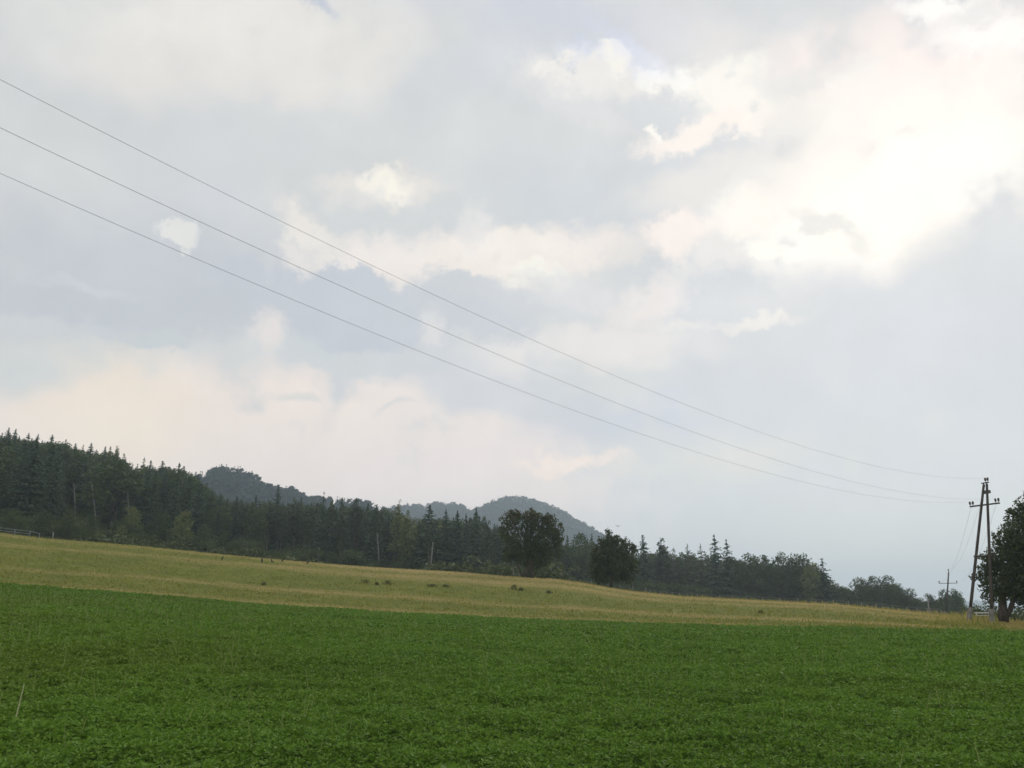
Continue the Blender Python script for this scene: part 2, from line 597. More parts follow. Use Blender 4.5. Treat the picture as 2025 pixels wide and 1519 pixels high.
def straw_amount(th, r):
    """bands of dry straw in the mown field: 0 green regrowth, 1 straw"""
    e = edge_r(th); c = crest_r(th)
    q = (r - e) / (c - e)
    x = r * np.sin(th); y = r * np.cos(th)
    wob = (fbm(x / 30, y / 30, 11, 3) - 0.5) * 0.14
    q2 = q + wob
    base = np.interp(q2, [-.05, 0.0, 0.05, .10, .17, .22, .27, .33, .42, .5, .58, .66, .76, .85, 1.0],
                     [.75, .8, .95, .6, .22, .3, .68, .3, .2, .35, .66, .42, .8, .72, .45])
    lat = np.clip((th + 0.56) / 1.15, 0, 1)
    base = (base - .42) * 2.2 + .24
    base = base - np.clip((-.12 - th) / .35, 0, 1) * np.clip((q2 - .55) / .2, 0, 1) * .5
    base = base + np.interp(lat, [0, .15, .4, .6, .85, 1], [-.22, -.14, 0.05, -.05, .15, .3])
    fine = (fbm(x / 2.5 + y / 9, (y + .25 * x) / 1.1, 31, 3) - 0.5) * 0.9
    blot = (fbm(x / 12, y / 12, 5, 3) - 0.5) * 0.55
    return np.clip(base + fine * .7 + blot * 1.0, 0, 1), q


nT, nR = len(T1), len(R1)
TH2 = np.repeat(T1, nR).reshape(nT, nR); RR2 = np.tile(R1, nT).reshape(nT, nR)
straw, qq = straw_amount(TH2, RR2)
field = np.clip((RR2 - edge_r(TH2)) / 0.6 + 0.5, 0, 1)
wild = np.clip((RR2 - crest_r(TH2) - 12) / 10, 0, 1)
V = np.concatenate([np.array([[0, 0, 0]]), np.stack([xx, yy, Zg], 2).reshape(-1, 3)])
idx = 1 + np.arange(nT * nR).reshape(nT, nR)
i2 = np.roll(idx, -1, axis=0)
Q = np.stack([idx[:, :-1], idx[:, 1:], i2[:, 1:], i2[:, :-1]], 2).reshape(-1, 4)
Q = Q[:, ::-1]
tri = np.stack([np.zeros(nT, int), i2[:, 0], idx[:, 0], idx[:, 0]], 1)  # centre fan is closed below
add0 = lambda a, v0: np.concatenate([[v0], a.reshape(-1)])
gm = bpy.data.materials.new('field_ground')
gm.use_nodes = True
b = NB(gm.node_tree)
gd = gm.node_tree.nodes['Principled BSDF']
geo = b.n('ShaderNodeNewGeometry')
P3 = geo.outputs['Position']
st = b.attr('straw', 2); fl = b.attr('field', 2); wd = b.attr('wild', 2)
n1 = b.noise(P3, 3.0, 6, 0.7)
n2 = b.noise(P3, 0.35, 4, 0.6)
mp = b.n('ShaderNodeMapping')
b.put(mp.inputs[0], P3)
mp.inputs['Rotation'].default_value = (0, 0, math.radians(14))
mp.inputs['Scale'].default_value = (0.12, 1.5, 1)
n3 = b.noise(mp.outputs[0], 1.0, 5, 0.65)
sf = b.m('ADD', st, b.m('MULTIPLY', b.m('SUBTRACT', b.m('ADD', n1, n3), 1.0), 0.9), clamp=True)
green = b.mix(b.mr(n2, 0.3, 0.7), (0.122, 0.142, 0.024, 1), (0.182, 0.188, 0.035, 1))
dry = b.mix(b.mr(n1, 0.3, 0.7), (0.26, 0.205, 0.072, 1), (0.40, 0.31, 0.125, 1))
mown = b.mix(sf, green, dry)
soil = b.mix(n1, (0.028, 0.062, 0.012, 1), (0.060, 0.095, 0.022, 1))
wildc = b.mix(n2, (0.05, 0.07, 0.02, 1), (0.09, 0.09, 0.03, 1))
b.put(gd.inputs['Base Color'], b.mix(wd, b.mix(fl, soil, mown), wildc))
gd.inputs['Roughness'].default_value = 0.95
gd.inputs['Specular IOR Level'].default_value = 0.1
bp = b.n('ShaderNodeBump')
bp.inputs['Strength'].default_value = 0.6
bp.inputs['Distance'].default_value = 0.15
b.put(bp.inputs['Height'], n1)
b.put(gd.inputs['Normal'], bp.outputs[0])
me = mesh_np('ground', V, Q, 4, [gm], {'straw': ('POINT', add0(straw, .5)), 'field': ('POINT', add0(field, 0)), 'wild': ('POINT', add0(wild, 0))}, smooth=True)
tag(link('ground', me), 'gently rising farmland, green crop near, mown field beyond', 'ground', kind='structure')

# ------------------------------------------------------------------ leaf quads
def leaf_quads(P, N, size, aspect=2.0, rnd=rng):
    """kite-shaped leaves: centres P, long-axis directions N, lengths size"""
    n = len(P)
    N = N / (np.linalg.norm(N, axis=1, keepdims=True) + 1e-9)
    R = rnd.normal(size=(n, 3))
    A = np.cross(N, R)
    A /= (np.linalg.norm(A, axis=1, keepdims=True) + 1e-9)
    s = np.asarray(size).reshape(-1, 1) * np.ones((n, 1))
    h = s * 0.5; w = s * 0.5 / aspect
    V = np.stack([P - N * h, P + A * w - N * h * .1, P + N * h, P - A * w - N * h * .1], 1).reshape(-1, 3)
    Fq = np.arange(n * 4).reshape(n, 4)
    return V, Fq


# ------------------------------------------------------------------ alfalfa
def build_alfalfa():
    Vs = []; ts = []; ws = []
    zones = [(2.5, 6.5, 600, .050), (6.5, 11, 1500, .041), (11, 16, 950, .050), (16, 24, 470, .068), (24, 36, 210, .10), (36, 80, 90, .16)]
    for (ra, rb, dens, ls) in zones:
        half = 0.66 if ra > 6 else 1.1
        area = half * (rb * rb - ra * ra)
        n = int(area * dens)
        r = np.sqrt(rng.uniform(ra * ra, rb * rb, n)); th = rng.uniform(-half, half, n)
        # sparser beyond the part of the field the photograph shows
        n2 = int(n * (.45 if ra > 6 else .1))
        r = np.concatenate([r, np.sqrt(rng.uniform(ra * ra, rb * rb, n2))])
        th = np.concatenate([th, rng.uniform(half, half + .32, n2) * rng.choice([-1, 1], n2)])
        n = len(r)
        keep = r < edge_r(th) + (rng.random(n) ** 3) * 2.2 + (fbm(th * 90, th * 0, 88, 3) - .5) * 2.4
        r = r[keep]; th = th[keep]; n = len(r)
        x = r * np.sin(th); y = r * np.cos(th)
        # stems gather leaves into small clumps
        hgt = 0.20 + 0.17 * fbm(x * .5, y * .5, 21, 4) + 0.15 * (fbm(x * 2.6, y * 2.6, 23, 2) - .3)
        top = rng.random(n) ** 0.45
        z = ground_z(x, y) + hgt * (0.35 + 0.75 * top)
        P = np.stack([x, y, z], 1)
        big = fbm(x / 9, y / 9, 40, 3)
        # three leaflets to a sprig
        for k in range(3):
            an = rng.uniform(0, 2 * PI, n)
            up = rng.uniform(-.1, .75, n)
            D = np.stack([np.cos(an), np.sin(an), up], 1)
            off = D * ls * rng.uniform(.35, .6, (n, 1))
            V, _ = leaf_quads(P + off, D, ls * rng.uniform(.6, 1.35, n), 2.3)
            Vs.append(V)
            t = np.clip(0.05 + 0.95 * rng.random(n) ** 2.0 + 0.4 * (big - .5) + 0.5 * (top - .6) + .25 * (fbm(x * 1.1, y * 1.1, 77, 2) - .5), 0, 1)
            ts.append(t)
            left = np.clip((-th - .05) / .5, 0, 1)
            dryp = np.clip((fbm(x / 3.5, y / 7, 60, 4) - .5) * 2.6 + left * .8 - .25, 0, 1) * 0.30
            ws.append(np.clip(dryp + (rng.random(n) < .02) * .35, 0, 1))
    V = np.concatenate(Vs); n = len(V) // 4
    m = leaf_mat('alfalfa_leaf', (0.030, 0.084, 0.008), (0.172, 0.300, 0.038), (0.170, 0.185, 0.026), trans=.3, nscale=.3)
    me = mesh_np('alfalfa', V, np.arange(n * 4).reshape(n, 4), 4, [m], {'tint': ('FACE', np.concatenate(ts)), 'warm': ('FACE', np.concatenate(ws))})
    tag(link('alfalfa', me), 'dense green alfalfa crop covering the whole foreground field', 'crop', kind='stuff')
    # scattered taller grass stalks and yellowish weeds
    n = 5200
    r = np.sqrt(rng.uniform(7 ** 2, 60 ** 2, n)); th = -0.62 + 1.24 * rng.random(n) ** 1.35
    x = r * np.sin(th); y = r * np.cos(th)
    ok = (r < edge_r(th))
    x, y, r, th = x[ok], y[ok], r[ok], th[ok]; n = len(x)
    h = rng.uniform(.35, .6, n) * (1 + .15 * (th < -.3))
    w = 0.0026 + r * 0.0002
    le = rng.normal(size=(n, 2)) * 0.11
    z = ground_z(x, y)
    an = rng.uniform(0, PI, n)
    ax = np.stack([np.cos(an) * w, np.sin(an) * w, 0 * w], 1)
    P0 = np.stack([x, y, z], 1); P1 = P0 + np.stack([le[:, 0] * .4, le[:, 1] * .4, h * .6], 1); P2 = P0 + np.stack([le[:, 0], le[:, 1], h], 1)
    V = np.stack([P0 - ax, P0 + ax, P1 + ax * .8, P1 - ax * .8, P1 - ax * .8, P1 + ax * .8, P2 + ax * .5, P2 - ax * .5], 1).reshape(-1, 3)
    m = leaf_mat('grass_stalk', (0.14, 0.19, 0.045), (0.30, 0.33, 0.12), trans=.4)
    me = mesh_np('grass_stalks', V, np.arange(n * 8).reshape(n * 2, 4), 4, [m], {'tint': ('FACE', np.repeat(rng.random(n), 2))})
    tag(link('tall_grass', me), 'thin pale grass stalks standing up out of the alfalfa', 'grass', kind='stuff')


build_alfalfa()

# ------------------------------------------------------------------ mown field grass tufts
def build_stubble():
    n = 150000
    r = 46 + (175 - 46) * rng.random(n) ** 1.25; th = rng.uniform(-.64, .64, n)
    ok = (r > edge_r(th) + .1) & (r < crest_r(th) + 14)
    r = r[ok]; th = th[ok]; n = len(r)
    x = r * np.sin(th); y = r * np.cos(th)
    st, q = straw_amount(th, r)
    fringe = np.clip((r - crest_r(th) + 4) / 6, 0, 1) * np.clip((th + .15) / .25, 0, 1)
    h = (0.03 + .07 * rng.random(n) ** 2) * (1 + .8 * vnoise(x / 4, y / 4, 9)) + fringe * rng.random(n) ** 2 * .5
    verge = np.clip((th - AZU(1800)) / .05, 0, 1) * np.clip((r - 60) / 8, 0, 1) * np.clip((AZU(1990) - th) / .01, .15, 1)
    h = h + verge * rng.random(n) ** 2 * .35
    st = np.clip(st * (1 - .5 * verge) + verge * .12, 0, 1)
    tuft = (fbm(x * .9, y * .9, 66, 2) > .63) * np.clip(1 - st, 0, 1)
    h = h + tuft * rng.random(n) * .16
    z = ground_z(x, y)
    P0 = np.stack([x, y, z], 1)
    an = rng.uniform(0, PI, n); w = 0.03 + .05 * rng.random(n)
    ax = np.stack([np.cos(an) * w, np.sin(an) * w, 0 * w], 1)
    tip = P0 + np.stack([rng.normal(size=n) * .05, rng.normal(size=n) * .05, h], 1)
    V = np.stack([P0 - ax, P0 + ax, tip + ax * .25, tip - ax * .25], 1).reshape(-1, 3)
    m = leaf_mat('stubble_blade', (0.12, 0.145, 0.025), (0.255, 0.270, 0.050), (0.50, 0.39, 0.155), trans=.5, nscale=.1)
    me = mesh_np('stubble_grass', V, np.arange(n * 4).reshape(n, 4), 4, [m], {'tint': ('FACE', rng.random(n)), 'warm': ('FACE', np.clip(st * 1.0 - .08 + rng.normal(size=n) * .28, 0, 1))})
    tag(link('stubble_grass', me), 'short yellow-green stubble and straw of the mown field', 'stubble', kind='stuff')


build_stubble()

# ------------------------------------------------------------------ tree prototypes
M_BUSH = leaf_mat('bush_leaves', (0.045, 0.066, 0.024), (0.105, 0.125, 0.044), (0.16, 0.12, 0.06), trans=.2, nscale=.1)
M_SPRUCE = leaf_mat('spruce_needles', (0.026, 0.048, 0.026), (0.073, 0.110, 0.057), trans=.1, nscale=.05)
M_PINE = leaf_mat('pine_needles', (0.036, 0.059, 0.029), (0.091, 0.118, 0.058), trans=.1, nscale=.05)
M_LARCH = leaf_mat('larch_needles', (0.058, 0.072, 0.036), (0.111, 0.124, 0.065), trans=.2, nscale=.05)
M_LEAF = leaf_mat('broad_leaves', (0.032, 0.060, 0.022), (0.095, 0.130, 0.046), (0.115, 0.085, 0.034), trans=.25, nscale=.08)
M_LIGHT = leaf_mat('pale_leaves', (0.083, 0.123, 0.039), (0.188, 0.228, 0.075), (0.240, 0.189, 0.090), trans=.25, nscale=.08)
M_HERO = leaf_mat('dark_leaves', (0.017, 0.036, 0.013), (0.072, 0.105, 0.038), (0.120, 0.090, 0.034), trans=.2, nscale=.3)
M_BARK = solid_mat('bark', (0.05, 0.042, 0.034), (0.11, 0.09, 0.07), 5, .9, (1, 1, .25))
M_PALEB = solid_mat('pale_bark', (0.17, 0.16, 0.145), (0.30, 0.285, 0.26), 4, .9, (1, 1, .25))
M_PINEB = solid_mat('pine_bark', (0.13, 0.09, 0.06), (0.24, 0.18, 0.13), 4, .9, (1, 1, .25))


def crown_spruce(h, rad, seed, open_=0.0, whorls=20, start=.08, dense=1.0):
    rg = np.random.default_rng(seed)
    P = []; D = []; Sz = []; T = []
    for i in range(whorls):
        f = (i + rg.random() * .5) / whorls
        zh = h * (start + (1 - start) * f)
        L = rad * (1 - f) ** 0.72 * rg.uniform(.75, 1.12) + .35 * (1 - f) + .05
        k = max(4, int((9 - 4 * f) * dense))
        a0 = rg.uniform(0, 2 * PI)
        droop = rg.uniform(.25, .55) * (1 - f * .8)
        for j in range(k):
            if rg.random() < open_: continue
            a = a0 + 2 * PI * j / k + rg.normal() * .2
            Lb = L * rg.uniform(.7, 1.12)
            m = max(3, int(3 + Lb * 2.2))
            tb = rg.random(); bz = rg.uniform(-.5, .5) * h / whorls
            for q in range(m):
                s = (q + rg.random()) / m
                rr = Lb * s
                zz = zh - droop * rr + 0.25 * s * s * Lb * .6
                side = rg.normal() * .18 * Lb * (1.1 - s)
                P.append((rr * math.cos(a) - side * math.sin(a), rr * math.sin(a) + side * math.cos(a), zz + rg.normal() * .12 + bz))
                D.append((math.cos(a) * rg.uniform(.4, 1), math.sin(a) * rg.uniform(.4, 1), -rg.uniform(.1, 1.1)))
                Sz.append(rg.uniform(.55, 1.0) * h / 22 * (1.35 - .55 * s) * 1.35 * (1 - .55 * f ** 1.5))
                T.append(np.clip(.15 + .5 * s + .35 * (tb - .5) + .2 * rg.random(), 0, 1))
    for q in range(5):
        P.append((0, 0, h * (1 - .014 * q))); D.append((rg.normal() * .15, rg.normal() * .15, 1)); Sz.append(h * .028); T.append(.5)
    P = np.array(P); D = np.array(D)
    V, Fq = leaf_quads(P, D, np.array(Sz), 1.9, rg)
    return V, Fq, np.array(T), np.zeros(len(T))


def crown_lobes(lobes, n, size, seed, warm_f=None, thresh=.38, asp=1.7, nsc=1.0):
    """leaves through a set of ellipsoid lobes ((x,y,z),(rx,ry,rz)), thinned by noise so gaps show"""
    rg = np.random.default_rng(seed)
    vol = np.array([l[1][0] * l[1][1] * l[1][2] for l in lobes]) ** .75
    cnt = (n * vol / vol.sum()).astype(int)
    P = []; T = []; O = []
    for (c, r), k in zip(lobes, cnt):
        d = rg.normal(size=(k, 3)); d /= np.linalg.norm(d, axis=1, keepdims=True)
        rho = rg.random(k) ** .42
        ang = fbm(d[:, 0] * 2.5 + 10 * rg.random(), d[:, 2] * 2.5 + d[:, 1] * 2, seed + 5, 3)
        rho = rho * (.80 + .5 * ang)
        p = np.array(c) + d * rho[:, None] * np.array(r)
        P.append(p); O.append(d)
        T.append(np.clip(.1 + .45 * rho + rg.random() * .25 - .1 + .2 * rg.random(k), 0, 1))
    P = np.concatenate(P); T = np.concatenate(T); O = np.concatenate(O)
    sc = nsc / (np.mean(sorted([l[1][0] for l in lobes])[-max(3, len(lobes) // 6):]) * .38)
    g = fbm(P[:, 0] * sc + 50, P[:, 2] * sc + P[:, 1] * sc * .9 + 50, seed, 3)
    ok = g > thresh
    P, T, O = P[ok], T[ok], O[ok]
    W = np.zeros(len(P)) if warm_f is None else np.clip(warm_f(P, rg), 0, 1)
    D = O * .6 + rg.normal(size=O.shape) * .8
    V, Fq = leaf_quads(P, D, size * rg.uniform(.6, 1.35, len(P)), asp, rg)
    return V, Fq, T, W


def trunk_mb(h, r0, r1=.03, lean=(0, 0), seed=0, limbs=()):
    rg = random.Random(seed)
    m = MB()
    pts = []; rad = []
    for i in range(8):
        f = i / 7
        pts.append((lean[0] * f + rg.uniform(-.05, .05) * h * .05, lean[1] * f + rg.uniform(-.05, .05) * h * .05, h * f - .15))
        rad.append(r0 * (1.35 if i == 0 else 1) * (1 - f) + r1 * f)
    m.tube(pts, rad, 8)
    for (p0, p1, ra) in limbs:
        p0 = Vector(p0); p1 = Vector(p1)
        mid = (p0 + p1) / 2 + Vector((rg.uniform(-.1, .1), rg.uniform(-.1, .1), .08)) * (p1 - p0).length
        m.tube([p0, mid, p1], [ra, ra * .7, ra * .3], 6)
    return m


def crown_pine(h, rad, seed, bare=.5):
    rg = random.Random(seed)
    lobes = []
    k = 9
    for i in range(k):
        f = i / (k - 1)
        z = h * (bare + (1 - bare) * f * .93)
        w = rad * (math.sin(PI * min(1, .18 + f * .82)) * .55 + .35)
        a = rg.uniform(0, 2 * PI)
        o = w * .5 * (1 - f * .7)
        lobes.append(((o * math.cos(a), o * math.sin(a), z), (w * .62, w * .62, h * .055 + .3)))
        if f < .8:
            a += PI * rg.uniform(.7, 1.3)
            lobes.append(((o * 1.2 * math.cos(a), o * 1.2 * math.sin(a), z + h * .02), (w * .5, w * .5, h * .04 + .3)))
    return lobes


def crown_round(h, rad, seed, base=.12, k=11):
    rg = random.Random(seed)
    lobes = [((0, 0, h * .55), (rad * .62, rad * .62, h * .33))]
    for i in range(k):
        f = (i + .5) / k
        a = i * 2.4 + rg.uniform(-.4, .4)
        z = h * (base + .12 + (1 - base - .2) * f)
        o = rad * .62 * math.sin(PI * (.2 + .68 * f)) ** .7
        s = rad * rg.uniform(.32, .48)
        lobes.append(((o * math.cos(a), o * math.sin(a), z), (s, s, s * rg.uniform(.75, 1.0))))
    lobes.append(((rg.uniform(-.15, .15) * rad, 0, h * .9), (rad * .28, rad * .28, h * .1)))
    return lobes


def make_tree(name, crown, mat, trunk, bark, loc=(0, 0, 0), crown_name='crown'):
    root = empty(name, loc)
    V, Fq, T, Wm = crown
    me = mesh_np(crown_name, V, Fq, 4, [mat], {'tint': ('FACE', T), 'warm': ('FACE', Wm)})
    c = link(crown_name, me, root)
    kids = [c]
    if trunk is not None:
        t = trunk.build('trunk', bark, root, smooth=True)
        kids.append(t)
    KIDS[root.name] = kids
    return root


PROTO = {}     # kind -> list of (crown mesh, trunk mesh, height)


def reg(kind, crown, mat, trunk, bark, h):
    V, Fq, T, Wm = crown
    cm = mesh_np(kind + '_crown', V, Fq, 4, [mat], {'tint': ('FACE', T), 'warm': ('FACE', Wm)})
    tm = None
    if trunk is not None:
        tm = bpy.data.meshes.new(kind + '_trunk')
        tm.from_pydata([tuple(p) for p in trunk.v], [], trunk.f)
        tm.materials.append(bark)
        for p in tm.polygons: p.use_smooth = True
    PROTO.setdefault(kind, []).append((cm, tm, h, crown))


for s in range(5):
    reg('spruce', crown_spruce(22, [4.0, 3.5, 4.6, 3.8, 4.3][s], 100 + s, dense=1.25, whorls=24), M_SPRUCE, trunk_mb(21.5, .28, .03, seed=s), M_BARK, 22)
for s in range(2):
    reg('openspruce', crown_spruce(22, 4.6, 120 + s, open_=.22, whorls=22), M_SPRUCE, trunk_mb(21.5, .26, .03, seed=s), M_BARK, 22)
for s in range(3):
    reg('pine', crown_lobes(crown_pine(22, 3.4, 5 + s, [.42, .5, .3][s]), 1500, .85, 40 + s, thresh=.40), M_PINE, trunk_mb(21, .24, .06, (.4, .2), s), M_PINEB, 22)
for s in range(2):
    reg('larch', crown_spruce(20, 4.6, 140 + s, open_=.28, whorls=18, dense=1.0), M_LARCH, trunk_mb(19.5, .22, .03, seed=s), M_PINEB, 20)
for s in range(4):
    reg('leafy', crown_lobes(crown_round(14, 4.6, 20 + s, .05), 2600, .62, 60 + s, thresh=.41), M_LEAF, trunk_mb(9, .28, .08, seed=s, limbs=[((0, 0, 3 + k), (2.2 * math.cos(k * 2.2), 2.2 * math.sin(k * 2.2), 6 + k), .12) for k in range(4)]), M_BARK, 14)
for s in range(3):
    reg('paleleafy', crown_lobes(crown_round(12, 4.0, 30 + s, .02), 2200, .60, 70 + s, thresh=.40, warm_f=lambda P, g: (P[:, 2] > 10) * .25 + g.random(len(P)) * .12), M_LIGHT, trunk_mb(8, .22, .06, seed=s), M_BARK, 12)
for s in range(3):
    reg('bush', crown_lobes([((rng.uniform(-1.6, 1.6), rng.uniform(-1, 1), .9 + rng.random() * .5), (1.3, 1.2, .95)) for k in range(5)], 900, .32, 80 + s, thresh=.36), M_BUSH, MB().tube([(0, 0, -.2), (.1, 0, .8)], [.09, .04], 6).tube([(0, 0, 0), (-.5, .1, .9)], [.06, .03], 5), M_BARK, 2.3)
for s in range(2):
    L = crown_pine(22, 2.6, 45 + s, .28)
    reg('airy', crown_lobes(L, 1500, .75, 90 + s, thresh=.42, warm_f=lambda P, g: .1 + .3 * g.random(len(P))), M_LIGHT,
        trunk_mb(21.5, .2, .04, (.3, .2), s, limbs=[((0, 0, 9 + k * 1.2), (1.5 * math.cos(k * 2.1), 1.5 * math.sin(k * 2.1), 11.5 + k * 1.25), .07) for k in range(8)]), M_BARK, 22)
CAT = {'spruce': ('spruce_tree', 'spruce'), 'openspruce': ('spruce_tree', 'spruce'), 'pine': ('pine_tree', 'pine'), 'larch': ('larch_tree', 'larch'),
       'leafy': ('leafy_tree', 'leafy tree'), 'paleleafy': ('leafy_tree', 'leafy tree'), 'bush': ('bush', 'bush'), 'airy': ('birch_tree', 'birch')}


def place(kind, x, y, h, width=1.0, label=None, group=None, var=None, z=None, lean=(0, 0)):
    P = PROTO[kind]
    cm, tm, ph, _ = P[(random.randrange(len(P)) if var is None else var) % len(P)]
    nm, cat = CAT[kind]
    o = empty(nm, (x, y, float(ground_z(x, y)) if z is None else z), random.uniform(0, 2 * PI))
    s = h / ph
    o.scale = (s * width, s * width, s)
    if lean != (0, 0): o.rotation_euler = (lean[0], lean[1], 0)
    c = link('crown', cm, o)
    if tm is not None: link('trunk', tm, o)
    tag(o, label, cat, group)
    return o


def tree_at(kind, u, vtop, r, label, width=1.0, group=None, var=None, lean=(0, 0)):
    p = at(u, vtop, r)
    gz = float(ground_z(p.x, p.y))
    return place(kind, p.x, p.y, p.z - gz, width, label, group, var, lean=lean)


# ------------------------------------------------------------------ distinct trees along the skyline
G_RIDGE = 'spruces on the left skyline'
SK = []   # taken azimuth / distance pairs, so filler trees keep clear
def T(kind, u, vt, r, label, width=1.0, group=None, var=None, lean=(0, 0)):
    if kind == 'spruce' and u < 400: width *= 1.45
    if kind == 'openspruce' and u > 1300: width *= 1.7
    elif kind in ('larch', 'pine') and u > 1300: width *= 1.4
    elif kind == 'spruce' and u > 400: width *= 1.2
    elif kind == 'leafy' and u > 1400: width *= 1.12
    tree_at(kind, u, vt, r, label, width, group, var, lean)
    SK.append((AZU(u) * r, r))


